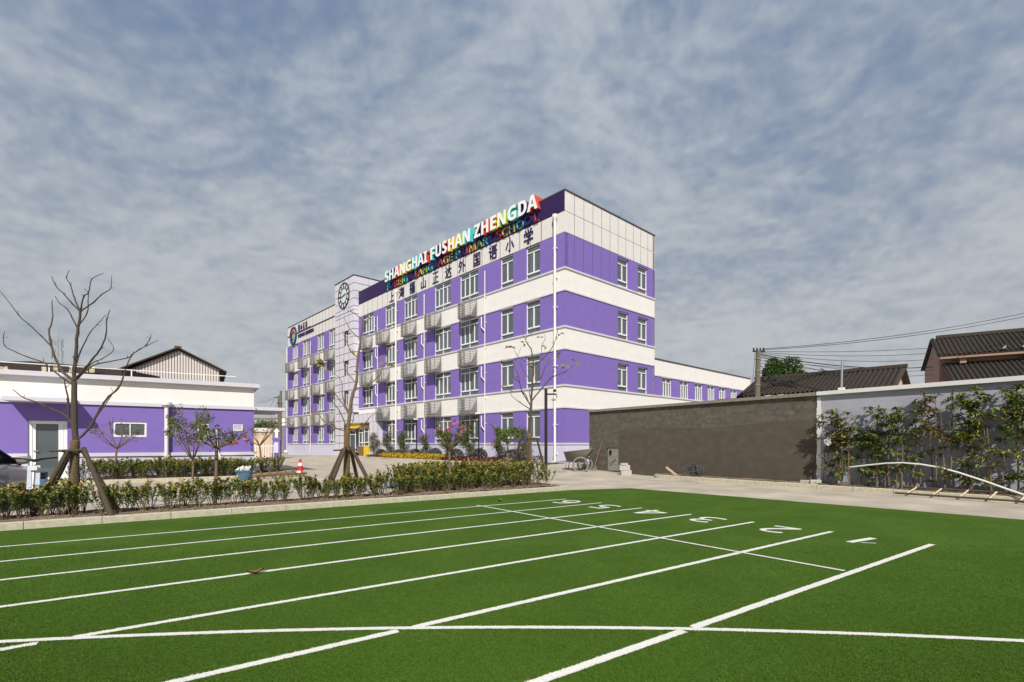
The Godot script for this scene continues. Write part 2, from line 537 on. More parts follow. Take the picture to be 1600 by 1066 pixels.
func soil_mesh(poly: PackedVector2Array, h: float, r: RandomNumberGenerator) -> ArrayMesh:
	var st := mb()
	var ix := Geometry2D.triangulate_polygon(poly)
	var low := Rect2(poly[0], Vector2.ZERO)
	for p in poly: low = low.expand(p)
	var n := FastNoiseLite.new(); n.seed = 4; n.frequency = 0.9
	var step := 0.14
	var x := low.position.x
	var hgt := func(p: Vector2) -> float: return h + 0.03 * n.get_noise_2d(p.x, p.y) + 0.015 * n.get_noise_2d(p.x * 6, p.y * 6)
	while x < low.end.x:
		var y := low.position.y
		while y < low.end.y:
			if Geometry2D.is_point_in_polygon(Vector2(x + step / 2, y + step / 2), poly):
				var c := [Vector2(x, y), Vector2(x, y + step), Vector2(x + step, y + step), Vector2(x + step, y)]
				var v := []
				for q in c: v.append(Vector3(q.x, hgt.call(q), -q.y))
				st.set_smooth_group(0)
				quad(st, v[0], v[1], v[2], v[3])
			y += step
		x += step
	if ix.size() == 0: print("soil polygon failed")
	st.generate_normals()
	return st.commit()
func bevel_box(s: Vector3, b: float) -> ArrayMesh:         # box with its long top edges chamfered
	var st := mb()
	var h := s / 2
	var o := PackedVector2Array([Vector2(-h.z, -h.y), Vector2(-h.z, h.y - b), Vector2(-h.z + b, h.y), Vector2(h.z - b, h.y), Vector2(h.z, h.y - b), Vector2(h.z, -h.y)])
	prism(st, o, -h.x, h.x, Transform3D(Basis(Vector3(0, 0, -1), Vector3.UP, Vector3.RIGHT), Vector3.ZERO))
	st.generate_normals()
	return st.commit()

# ---------- school ----------
const SILL := [1.47, 4.92, 8.37, 11.82]
const OPEN := 2.05
const WIN := [[-3.30, -2.04], [-5.78, -4.49], [-10.36, -8.14], [-13.72, -11.48], [-18.38, -16.24], [-21.71, -19.55], [-26.09, -24.0]]
const WIN_FAR := [[-34.37, -32.30], [-37.72, -35.64], [-42.35, -40.29], [-45.84, -43.80]]
func window(w: float, h: float, cols: int, top_cols: int, split: bool, curtain := 0) -> MeshInstance3D:
	# frame with a top light, casements and a low fixed light; x centred, y from the sill, z out
	var st := mb()
	var f := 0.055
	var d := 0.07
	var y1 := 0.30 if h > 1.5 else 0.0
	var y2 := h - (0.42 if h > 1.5 else 0.40)
	bxr(st, -w / 2, -w / 2 + f, 0, h, -d / 2, d / 2)
	bxr(st, w / 2 - f, w / 2, 0, h, -d / 2, d / 2)
	var xs := -w / 2 + f
	var xe := w / 2 - f
	bxr(st, xs, xe, 0, f * 0.7, -d / 2, d / 2)
	bxr(st, xs, xe, h - f, h, -d / 2, d / 2)
	if y1 > 0: bxr(st, xs, xe, y1, y1 + f * 1.6, -d / 2, d / 2 + 0.03)
	bxr(st, xs, xe, y2, y2 + f, -d / 2, d / 2 + 0.01)
	var lo := (y1 + f * 1.6) if y1 > 0 else f * 0.7
	for i in range(1, cols):
		var x := -w / 2 + w * i / cols
		var t := f * (0.62 if i % 2 == 0 or cols == 2 else 0.45)
		bxr(st, x - t, x + t, lo, y2, -d / 2 + 0.005, d / 2 + 0.012)
	for i in range(1, top_cols):
		var x := -w / 2 + w * i / top_cols
		bxr(st, x - f * 0.4, x + f * 0.4, y2 + f, h - f, -d / 2 + 0.005, d / 2 - 0.005)
		if y1 > 0: bxr(st, x - f * 0.4, x + f * 0.4, f * 0.7, y1, -d / 2 + 0.005, d / 2 - 0.005)
	var o := MeshInstance3D.new()
	o.name = "window"
	o.mesh = st.commit()
	o.material_override = M.frame
	var rows := [[f * 0.7, y1, top_cols], [lo, y2, cols], [y2 + f, h - f, top_cols]]
	if not split:
		slab("pane", o, xs, xe, f * 0.7, h - f, -0.012, -0.004, M.glass)
	else:
		for r in rows:
			if r[1] - r[0] < 0.1: continue
			for i in r[2]:
				var x0: float = -w / 2 + w * i / r[2]
				var x1: float = x0 + w / r[2]
				slab("pane", o, maxf(x0, xs) + 0.004, minf(x1, xe) - 0.004, r[0], r[1], -0.012 - 0.003 * (i % 2), -0.004 - 0.003 * (i % 2), M.glass)
	if curtain > 0:
		var c := mb()
		var x := xs
		var stop := xs + (xe - xs) * (0.5 if curtain == 1 else 1.0)
		var last := Vector3.ZERO
		var i := 0
		while x < stop:
			var p := Vector3(x, 0, -0.20 + 0.035 * sin(i * 1.3) + 0.015 * sin(i * 0.37))
			if i: quad(c, last + Vector3(0, 0.02, 0), last + Vector3(0, h - 0.05, 0), p + Vector3(0, h - 0.05, 0), p + Vector3(0, 0.02, 0))
			last = p
			x += 0.045
			i += 1
		c.generate_normals()
		part("curtain", c, M.curtain, o)
	return o
func fit(win: MeshInstance3D, parent: Node, x: float, y: float, z: float, turn := 0.0) -> void:
	var o: MeshInstance3D = win.duplicate()
	o.name = "window"
	parent.add_child(o, true)
	o.position = Vector3(x, y, z)
	o.rotation.y = turn
func piers(parent: Node, called: String, lo: float, hi: float, holes: Array, y0: float, y1: float, m: Material, on_side := false, face := 0.0) -> void:
	var edges := [lo]
	var hs := holes.duplicate()
	hs.sort_custom(func(a, b): return a[0] < b[0])
	for h in hs: edges.append_array([h[0], h[1]])
	edges.append(hi)
	for i in range(0, edges.size(), 2):
		if edges[i + 1] - edges[i] < 0.02: continue
		if on_side: slab(called, parent, face - 0.28, face, y0, y1, edges[i], edges[i + 1], m)
		else: slab(called, parent, edges[i], edges[i + 1], y0, y1, face - 0.28, face, m)
func school() -> void:
	var B := thing("school_building", "four storey purple and white school with a clock tower and roof lettering", "school", CORNER, TURN)
	var X0 := -47.5
	var D := -9.66
	var top := 16.36
	# shell: back, far end, roof, plinth, floors and rooms
	slab("back_wall", B, X0, 0, -0.3, top, D, D + 0.25, M.white)
	slab("end_wall", B, X0, X0 + 0.28, -0.3, top - 0.1, D + 0.25, -0.29, M.white)
	slab("roof", B, X0 + 0.3, -0.3, top - 0.5, top - 0.3, D + 0.27, -0.3, M.cap)
	slab("plinth", B, X0 - 0.02, -31.49, -0.4, SILL[0], -0.30, 0.02, M.lavender)
	slab("plinth", B, -22.11, 0.02, -0.4, SILL[0], -0.30, 0.02, M.lavender)
	slab("plinth", B, -0.30, 0.021, -0.4, SILL[0] - 0.001, D - 0.01, -0.31, M.lavender)
	for k in 4: slab("floor_slab", B, X0 + 0.3, -0.3, SILL[k] - 0.95, SILL[k] - 0.80, D + 0.3, -0.3, M.room)
	slab("inner_wall", B, X0 + 0.3, -7.0, 0, top - 0.5, -5.2, -5.05, M.room)
	for x in [-7.0, -14.8, -22.6, -31.5, -39.0]: slab("inner_wall", B, x - 0.1, x + 0.1, 0, top - 0.52, -5.0, -0.31, M.room)
	# the long facade and the gable end, storey by storey
	var side_holes := [[-6.46, -5.24], [-8.78, -7.56]]
	var wide0 := window(2.2, OPEN, 4, 2, true)
	var wide1 := window(2.2, OPEN, 4, 2, true, 1)
	var wide2 := window(2.2, OPEN, 4, 2, true, 2)
	var two0 := window(1.27, OPEN, 2, 1, true)
	var two1 := window(1.27, OPEN, 2, 1, true, 1)
	var far0 := window(2.06, OPEN, 4, 2, false)
	var far1 := window(2.06, OPEN, 4, 2, false, 2)
	var side0 := window(1.22, 1.84, 2, 1, true)
	var side1 := window(1.22, 1.84, 2, 1, true, 1)
	for k in 4:
		var y: float = SILL[k]
		var holes := WIN.duplicate()
		var lo := -27.03
		if k == 0:
			holes.remove_at(6)
			lo = -22.11
		piers(B, "purple_wall", lo, 0.0, holes, y, y + OPEN, M.purple)
		piers(B, "purple_wall", X0, -31.49, WIN_FAR, y, y + OPEN, M.purple)
		if k == 3:                                                     # the top of the gable end is clad in panels
			piers(B, "purple_wall", D, -5.24, side_holes, y, y + OPEN + 0.0, M.purple, true)
			slab("cladding_back", B, -0.28, -0.012, y, y + OPEN, -5.24, -0.285, M.joint)
			for i in 6:
				slab("panel", B, -0.011, 0.0, y + 0.01, y + OPEN - 0.01, -5.235 + i * 0.873 + 0.035, -5.235 + (i + 1) * 0.873 - (0.0 if i == 5 else 0.0), M.purple_panel)
		else:
			piers(B, "purple_wall", D, -0.285, side_holes, y, y + 1.84, M.purple, true)
			slab("purple_wall", B, -0.28, -0.0, y + 1.84, y + OPEN, D, -0.285, M.purple)
		for i in holes.size():
			var w: Array = holes[i]
			var wx: float = (w[0] + w[1]) / 2
			if w[1] - w[0] < 1.5:
				fit(two1 if i == 0 or k == 1 else two0, B, wx, y, -0.13)
			else:
				fit([wide0, wide1, wide0, wide2][(i * 3 + k * 2) % 4], B, wx, y, -0.13)
		for i in 4: fit(far1 if (i + k) % 3 == 0 else far0, B, (WIN_FAR[i][0] + WIN_FAR[i][1]) / 2, y, -0.13)
		for i in 2: fit(side1 if (i + k) % 2 == 0 else side0, B, -0.15, y + (0.10 if k == 3 else 0.0), (side_holes[i][0] + side_holes[i][1]) / 2, PI / 2)
		if k == 3:
			for h in side_holes: slab("purple_wall", B, -0.28, -0.002, y + 1.94, y + OPEN, h[0], h[1], M.purple)
		# ledges at the sill; white band and its lower ledge under the upper storeys
		var l2 := lo if k == 0 else -27.03
		slab("ledge", B, l2, 0.07, y - 0.10, y, 0.001, 0.07, M.ledge)
		slab("ledge", B, X0, -31.49, y - 0.10, y, 0.001, 0.07, M.ledge)
		slab("ledge", B, 0.001, 0.07, y - 0.10, y, D, 0.0, M.ledge)
		if k > 0:
			slab("white_band", B, -27.03, 0, y - 1.40, y, -0.28, 0, M.white)
			slab("white_band", B, X0, -31.49, y - 1.40, y, -0.28, 0, M.white)
			slab("white_band", B, -0.28, -0.0005, y - 1.40, y - 0.0005, D, -0.285, M.white)
			slab("ledge", B, -27.03, 0.05, y - 1.40, y - 1.32, 0.001, 0.05, M.ledge)
			slab("ledge", B, X0, -31.49, y - 1.40, y - 1.32, 0.001, 0.05, M.ledge)
			slab("ledge", B, 0.001, 0.05, y - 1.40, y - 1.32, D, 0.0, M.ledge)
	# crown of the walls: panels on a dark backing
	var y0: float = SILL[3] + OPEN
	slab("cladding_back", B, -27.03, -0.012, y0, top, -0.28, -0.012, M.joint)
	slab("cladding_back", B, X0, -31.49, y0, top, -0.28, -0.012, M.joint)
	slab("cladding_back", B, -0.28, -0.012, y0, top, D, -0.285, M.joint)
	var ym := 15.12
	for i in 28:
		slab("panel", B, -27.03 + i * 0.9654 + 0.03, -27.03 + (i + 1) * 0.9654 - (0.03 if i < 27 else 0.0), y0 + 0.02, ym - 0.015, -0.011, 0.0, M.panel)
	for i in 11:
		slab("dark_panel", B, -27.03 + i * 2.4573 + 0.004, -27.03 + (i + 1) * 2.4573 - 0.004, ym + 0.01, top - 0.06, -0.011, 0.02, M.dark_panel)
	for i in 17:
		slab("panel", B, X0 + i * 0.9418 + 0.04, X0 + (i + 1) * 0.9418 - 0.04, y0 + 0.02, ym - 0.06, -0.011, 0.0, M.panel)
		slab("panel", B, X0 + i * 0.9418 + 0.04, X0 + (i + 1) * 0.9418 - 0.04, ym + 0.06, top - 0.06, -0.011, 0.0, M.panel)
	slab("trim_line", B, X0, -31.49, ym - 0.05, ym + 0.05, -0.03, 0.05, M.navy)
	for i in 11:
		var z0 := D + i * 0.8782
		slab("panel", B, -0.011, 0.0, y0 + 0.02, ym - 0.015, z0 + 0.022, z0 + 0.8782 - (0.022 if i < 10 else 0.0), M.panel)
		slab("panel", B, -0.011, 0.0, ym + 0.015, top - 0.06, z0 + 0.022, z0 + 0.8782 - (0.022 if i < 10 else 0.0), M.panel)
	slab("coping", B, -27.03, 0.04, top - 0.05, top + 0.03, -0.30, 0.04, M.coping)
	slab("coping", B, X0 - 0.03, -31.49, top - 0.05, top + 0.03, -0.30, 0.04, M.coping)
	slab("coping", B, -0.30, 0.041, top - 0.051, top + 0.031, D - 0.03, -0.301, M.coping)
	for i in 6: bx_part(B, "lightning_stub", Vector3(-0.1, top + 0.12, -0.8 - i * 1.6), Vector3(0.02, 0.18, 0.02), M.coping)
	# clock tower with its tiles
	var tx0 := -31.49
	var tx1 := -27.03
	var tz := 0.52
	var tt := 18.0
	var ncx := tx0 + 2.5 * 1.115
	slab("tower_core", B, tx0 + 0.03, ncx - 0.5, 4.28, tt - 0.05, tz - 0.335, tz - 0.012, M.joint)
	slab("tower_core", B, ncx + 0.5, tx1 - 0.03, 4.28, tt - 0.05, tz - 0.335, tz - 0.012, M.joint)
	slab("tower_core", B, tx1 - 0.30, tx1 - 0.03, 4.28, tt - 0.05, -4.0, tz - 0.34, M.joint)
	slab("tower_core", B, tx0 + 0.03, tx0 + 0.30, 4.28, tt - 0.05, -4.0, tz - 0.34, M.joint)
	slab("tower_back", B, tx0 + 0.30, tx1 - 0.30, 4.28, tt - 0.05, -4.0, -3.8, M.room)
	for fy in [4.28, 7.6, 10.9, 14.2, 17.75]: slab("floor_slab", B, tx0 + 0.30, tx1 - 0.30, fy, fy + 0.15, -3.79, tz - 0.34, M.room)
	slab("tower_core", B, tx0 + 0.03, -29.35, -0.4, 4.27, -0.29, tz - 0.012, M.joint)
	slab("coping", B, tx0 - 0.04, tx1 + 0.04, tt - 0.05, tt + 0.04, -4.04, tz + 0.04, M.coping)
	var tower_win := [[11.27, 12.73], [8.27, 9.73], [5.27, 6.73]]
	var rows := []
	var yy := 0.0
	while yy < tt - 0.1:
		rows.append(yy)
		yy += 0.75
	for j in rows.size():
		var ya: float = rows[j] + 0.028
		var yb: float = minf(rows[j] + 0.722, tt - 0.06)
		for i in 4:
			var xa := tx0 + i * 1.115 + 0.04
			if ya < 3.4 and i >= 2: continue                     # the entrance opening
			if i == 2:
				var skip := false
				for w in tower_win:
					if ya < w[1] - 0.3 and yb > w[0] + 0.3: skip = true
				if skip: continue
			slab("tile", B, xa, xa + 1.035 if not (ya < 3.4 and i == 1) else xa + 1.02, ya, yb, tz - 0.012, tz, M.tile)
		if ya > 4.2:
			slab("tile", B, tx1 - 0.03, tx1, ya, yb, -0.05 if ya < top - 0.4 else -1.0, tz - 0.004, M.tile)
			if ya > top - 0.4:
				for i in 2: slab("tile", B, tx1 - 0.03, tx1, ya, yb, -2.02 - i * 1.0, -1.025 - i * 1.0, M.tile)
	slab("ledge", B, tx0 - 0.02, tx1 + 0.03, 14.62, 14.74, 0.1, tz + 0.05, M.ledge)
	var cut := [4.28]                                            # wall between the small stair windows, set in real openings
	for i in [2, 1, 0]: cut.append_array(tower_win[i])
	cut.append(tt - 0.05)
	for i in range(0, cut.size(), 2): slab("tower_core", B, ncx - 0.499, ncx + 0.499, cut[i], cut[i + 1], tz - 0.335, tz - 0.0125, M.joint)
	for w in tower_win:
		var n := window(0.98, w[1] - w[0] - 0.02, 2, 1, false)
		n.position = Vector3(ncx, w[0] + 0.01, tz - 0.22)
		B.add_child(n, true)
		for sd in [-1, 1]: slab("reveal", B, ncx + sd * 0.50, ncx + sd * 0.545, w[0], w[1], tz - 0.30, tz + 0.001, M.tile)
		slab("reveal", B, ncx - 0.498, ncx + 0.498, w[0] - 0.03, w[0] + 0.008, tz - 0.17, tz + 0.001, M.tile)
	# portico: beam, pillar, deep entrance with a glazed lodge
	slab("tower_core", B, -29.33, -22.14, 3.50, 4.24, -0.29, tz - 0.012, M.joint)
	slab("tower_core", B, -23.70, -22.14, -0.4, 3.49, -0.29, tz - 0.012, M.joint)
	for i in 5:
		slab("tile", B, -27.03 + i * 0.985 + 0.03, -27.03 + (i + 1) * 0.985 - 0.03, 3.46, 4.26, tz - 0.012, tz, M.tile)
	for j in 5:
		for i in 2: slab("tile", B, -23.74 + i * 0.815 + 0.03, -23.74 + (i + 1) * 0.815 - 0.03, -0.1 + j * 0.71, 0.6 + j * 0.71, tz - 0.012, tz, M.tile)
		slab("tile", B, -22.14, -22.11, -0.1 + j * 0.71, 0.6 + j * 0.71, -0.1, tz - 0.036, M.tile)
	slab("tile", B, -29.23, -28.17, 3.46, 3.725, tz - 0.012, tz, M.tile)
	slab("tile", B, -28.12, -27.055, 3.46, 3.725, tz - 0.012, tz, M.tile)
	slab("portico_roof", B, -27.03, -22.11, 4.262, 4.30, 0.0, tz + 0.02, M.ledge)
	slab("entrance_ceiling", B, -29.35, -23.74, 3.40, 3.48, -3.0, tz - 0.04, M.white)
	slab("entrance_wall", B, -29.6, -23.5, -0.3, 3.4, -3.2, -3.0, M.cream)
	slab("entrance_wall", B, -29.6, -29.36, -0.3, 3.4, -3.0, -0.3, M.tile)
	slab("lintel_board", B, -29.34, -26.0, 2.95, 3.39, 0.20, 0.30, M.yellow)
	slab("lintel_board", B, -25.99, -23.76, 2.95, 3.39, 0.19, 0.29, M.wood)
	slab("lodge_base", B, -25.6, -23.76, -0.1, 1.2, -2.9, 0.18, M.yellow)
	slab("lodge_base", B, -27.0, -25.62, -0.1, 1.15, -2.9, 0.02, M.wood)
	var lodge := window(1.8, 1.74, 2, 2, true, 2)
	lodge.position = Vector3(-24.68, 1.22, 0.12)
	B.add_child(lodge, true)
	var lodge2 := window(1.38, 1.74, 2, 2, true)
	lodge2.position = Vector3(-26.31, 1.17, -0.03)
	B.add_child(lodge2, true)
	slab("lodge_roof", B, -27.0, -23.76, 2.93, 2.945, -2.9, 0.17, M.frame)
	var door := window(1.3, 2.5, 1, 1, false)
	door.name = "glass_door"
	door.position = Vector3(-28.6, 0.25, -0.1)
	B.add_child(door, true)
	slab("entrance_step", B, -29.34, -23.76, -0.2, 0.24, -3.0, tz - 0.05, M.kerb)
func bx_part(parent: Node, called: String, c: Vector3, s: Vector3, m: Material) -> MeshInstance3D:
	return put(called, unit_box(s), m, parent, c)
func wing() -> void:
	var B := thing("school_wing", "long low white and purple wing behind the grey cement wall", "school wing", CORNER, TURN)
	var f := -0.25
	var holes := []
	for a in [10.12, 12.46, 15.03, 17.37, 19.54, 21.63, 23.92, 26.1]: holes.append([-a, -a + 1.38 if a > 11 else -9.7])
	piers(B, "purple_wall", -26.74, -9.68, holes, 4.97, 6.36, M.purple, true, f)
	slab("white_band", B, f - 0.28, f, 6.36, 7.57, -26.74, -9.68, M.white)
	slab("white_band", B, f - 0.28, f, 3.5, 4.97, -26.74, -9.68, M.white)
	slab("purple_wall", B, f - 0.28, f, -0.3, 3.5, -26.74, -9.68, M.purple)
	slab("ledge", B, f + 0.001, f + 0.07, 4.87, 4.97, -26.74, -9.68, M.ledge)
	slab("ledge", B, f + 0.001, f + 0.05, 6.36, 6.44, -26.74, -9.68, M.ledge)
	slab("coping", B, f - 0.32, f + 0.05, 7.57, 7.66, -26.78, -9.68, M.coping)
	slab("end_wall", B, -9.0, f - 0.281, -0.3, 7.57, -26.74, -26.5, M.white)
	slab("back_wall", B, -9.0, -8.8, -0.3, 7.57, -26.49, -9.68, M.white)
	slab("roof", B, -8.79, f - 0.29, 7.1, 7.3, -26.48, -9.68, M.cap)
	slab("floor_slab", B, -8.79, f - 0.29, 4.0, 4.15, -26.48, -9.68, M.room)
	slab("inner_wall", B, -4.2, -4.1, 4.15, 7.1, -26.48, -9.68, M.room)
	var w := window(1.38, 1.39, 4, 2, true)
	for i in range(1, 8): fit(w, B, f - 0.12, 4.97, (holes[i][0] + holes[i][1]) / 2, PI / 2)
	var small := window(0.42, 1.39, 2, 1, false)
	fit(small, B, f - 0.12, 4.97, -9.91, PI / 2)

# ---------- lettering ----------
const GLYPH := {
	"shang": [[4.8, 9.2, 4.8, 1.2], [4.8, 5.6, 8.4, 5.6], [1, 1, 9, 1]],
	"hai": [[1.2, 8.6, 2.4, 7.6], [0.8, 6.2, 2, 5.2], [0.9, 1, 2.6, 3.6], [4.4, 9.4, 3.2, 7.2], [4.2, 8.2, 9.2, 8.2], [4.4, 6.8, 3.8, 2.4], [4.4, 6.8, 8.6, 6.8, 8.2, 1, 7.2, 1], [3, 4.4, 9.4, 4.4], [3.8, 2.4, 8.6, 2.4], [6.2, 6.2, 6.6, 5.2], [6, 3.8, 6.4, 3]],
	"fu": [[1.8, 9.4, 2.4, 8.6], [0.8, 7.6, 3.6, 7.6, 0.8, 4.4], [2.3, 5.6, 2.3, 0.6], [2.6, 5, 3.6, 4.2], [4.4, 9, 9.4, 9], [5, 7.8, 8.8, 7.8, 8.8, 6, 5, 6, 5, 7.8], [4.6, 4.8, 9.2, 4.8, 9.2, 0.8, 4.6, 0.8, 4.6, 4.8], [6.9, 4.8, 6.9, 0.8], [4.6, 2.8, 9.2, 2.8]],
	"shan": [[5, 9, 5, 1.4], [1.4, 6, 1.4, 1.4, 8.6, 1.4], [8.6, 6, 8.6, 1]],
	"zheng": [[1.2, 8.8, 8.8, 8.8], [5.2, 8.8, 5.2, 1], [5.2, 5, 8.4, 5], [2.6, 5.8, 2.6, 1], [0.8, 1, 9.2, 1]],
	"da": [[1.4, 9, 2.4, 8], [0.8, 6, 2.4, 6, 2.4, 2.4, 0.8, 1], [2.4, 2.2, 4, 1, 9.4, 0.9], [3.6, 6.8, 9.2, 6.8], [6.2, 9.4, 6.1, 6.4, 3.8, 2.6], [6.2, 5.8, 8.8, 2.8]],
	"wai": [[2.6, 9.4, 0.8, 5.4], [2.2, 7.6, 4.8, 7.6, 3.4, 3.4, 1, 0.8], [2, 5.6, 3.4, 4.4], [6.6, 9.4, 6.6, 0.6], [6.6, 6, 9, 4.4]],
	"guo": [[1.2, 9, 8.8, 9, 8.8, 0.9, 1.2, 0.9, 1.2, 9], [2.8, 7.4, 7.2, 7.4], [3, 5.2, 7, 5.2], [2.6, 2.6, 7.4, 2.6], [5, 7.4, 5, 2.6], [6, 4.4, 6.8, 3.6]],
	"yu": [[1.2, 9, 2.2, 8], [0.6, 6.2, 2.2, 6.2, 2.2, 1.6, 3.4, 2.8], [4, 9, 9.4, 9], [6.2, 9, 5.4, 5.6], [4.4, 7.4, 8.4, 7.4, 8.2, 5.6], [3.6, 5.6, 9.6, 5.6], [4.8, 4, 8.8, 4, 8.8, 0.8, 4.8, 0.8, 4.8, 4]],
	"xiao": [[5, 9.4, 5, 1, 3.8, 1.6], [2.8, 6.6, 1, 2.8], [7, 6.6, 9, 2.8]],
	"xue": [[2, 9.2, 2.8, 8], [4.6, 9.4, 5.2, 8.2], [8, 9.4, 7, 8], [1, 5.8, 1, 7.2, 9, 7.2, 9, 5.8], [2.8, 5.6, 7.2, 5.6, 5.2, 4.2], [5.2, 4.2, 5.2, 0.8, 4, 1.2], [0.8, 3, 9.2, 3]],
	"si": [[1, 8.8, 9, 8.8, 9, 1.4, 1, 1.4, 1, 8.8], [3.8, 8.6, 3.6, 5, 2.4, 3.6], [6, 8.6, 6, 4.4, 7.6, 4.2]],
	"ji": [[7.6, 9.4, 2.6, 8.6], [1, 7.2, 9, 7.2], [5, 9, 5, 4.8], [4.8, 7, 1.2, 4.8], [5.2, 7, 8.8, 4.8], [3, 4, 7, 4, 5.2, 2.8], [5.2, 2.8, 5.2, 0.6, 4.2, 0.9], [1, 2.2, 9, 2.2]],
}
func glyph(key: String, w: float, h: float, thick: float, depth: float) -> ArrayMesh:
	var st := mb()
	var n := 0
	for s in GLYPH[key]:
		for i in range(0, s.size() - 2, 2):
			var a := Vector3((s[i] / 10.0 - 0.5) * w, s[i + 1] / 10.0 * h, 0)
			var b := Vector3((s[i + 2] / 10.0 - 0.5) * w, s[i + 3] / 10.0 * h, 0)
			var d := b - a
			var bs := Basis(Vector3.BACK, atan2(d.y, d.x))
			var dz := depth + n * 0.002
			bx(st, (a + b) / 2 + Vector3(0, 0, dz / 2), Vector3(d.length() + thick * 0.7, thick, dz), bs)
			n += 1
	return st.commit()
func letters(sign: Node3D, text: String, x0: float, x1: float, y: float, h: float, z: float, depth: float, weight: int, colours: Array, face: Material, start := 0) -> void:
	var font := SystemFont.new()
	font.font_names = PackedStringArray(["Droid Sans"])
	font.font_weight = weight
	var heavy := FontVariation.new()
	heavy.base_font = font
	heavy.variation_embolden = 0.4 if face == M.letter_white else 0.0
	var size := 64
	var total := font.get_string_size(text, HORIZONTAL_ALIGNMENT_LEFT, -1, size).x
	var sx := (x1 - x0) / total                                     # metres per font unit
	var cap := size * 0.714                                         # capital height in font units
	var sy := h / cap
	var used := 0
	for i in text.length():
		var ch := text[i]
		if ch == " ": continue
		var left := font.get_string_size(text.substr(0, i), HORIZONTAL_ALIGNMENT_LEFT, -1, size).x
		var wid := font.get_string_size(text.substr(0, i + 1), HORIZONTAL_ALIGNMENT_LEFT, -1, size).x - left
		var t := TextMesh.new()
		t.text = ch
		t.font = heavy
		t.font_size = size
		t.pixel_size = sy
		t.depth = depth
		t.curve_step = 2.0
		var bb := t.get_aabb()
		var c: Material = colours[(used + start) % colours.size()]
		used += 1
		var o := put("letter", t, c, sign)
		o.position = Vector3(x0 + (left + wid / 2) * sx, y - bb.position.y, z)
		o.scale = Vector3(sx / sy, 1, 1)
		if face:
			var t2 := TextMesh.new()
			t2.text = ch; t2.font = heavy; t2.font_size = size; t2.pixel_size = sy; t2.depth = 0.012; t2.curve_step = 2.0
			put("letter_face", t2, face, o, Vector3(0, 0, depth / 2 + 0.007))
func sx_of(px: float, off := 0.0) -> float:       # place along the long facade of a pixel column, for a plane off metres before it
	var u := (px - 800.0) / F
	return -((3.10 - 0.739 * off) - (29.3 - 0.674 * off) * u) / (0.6742 + 0.7386 * u)
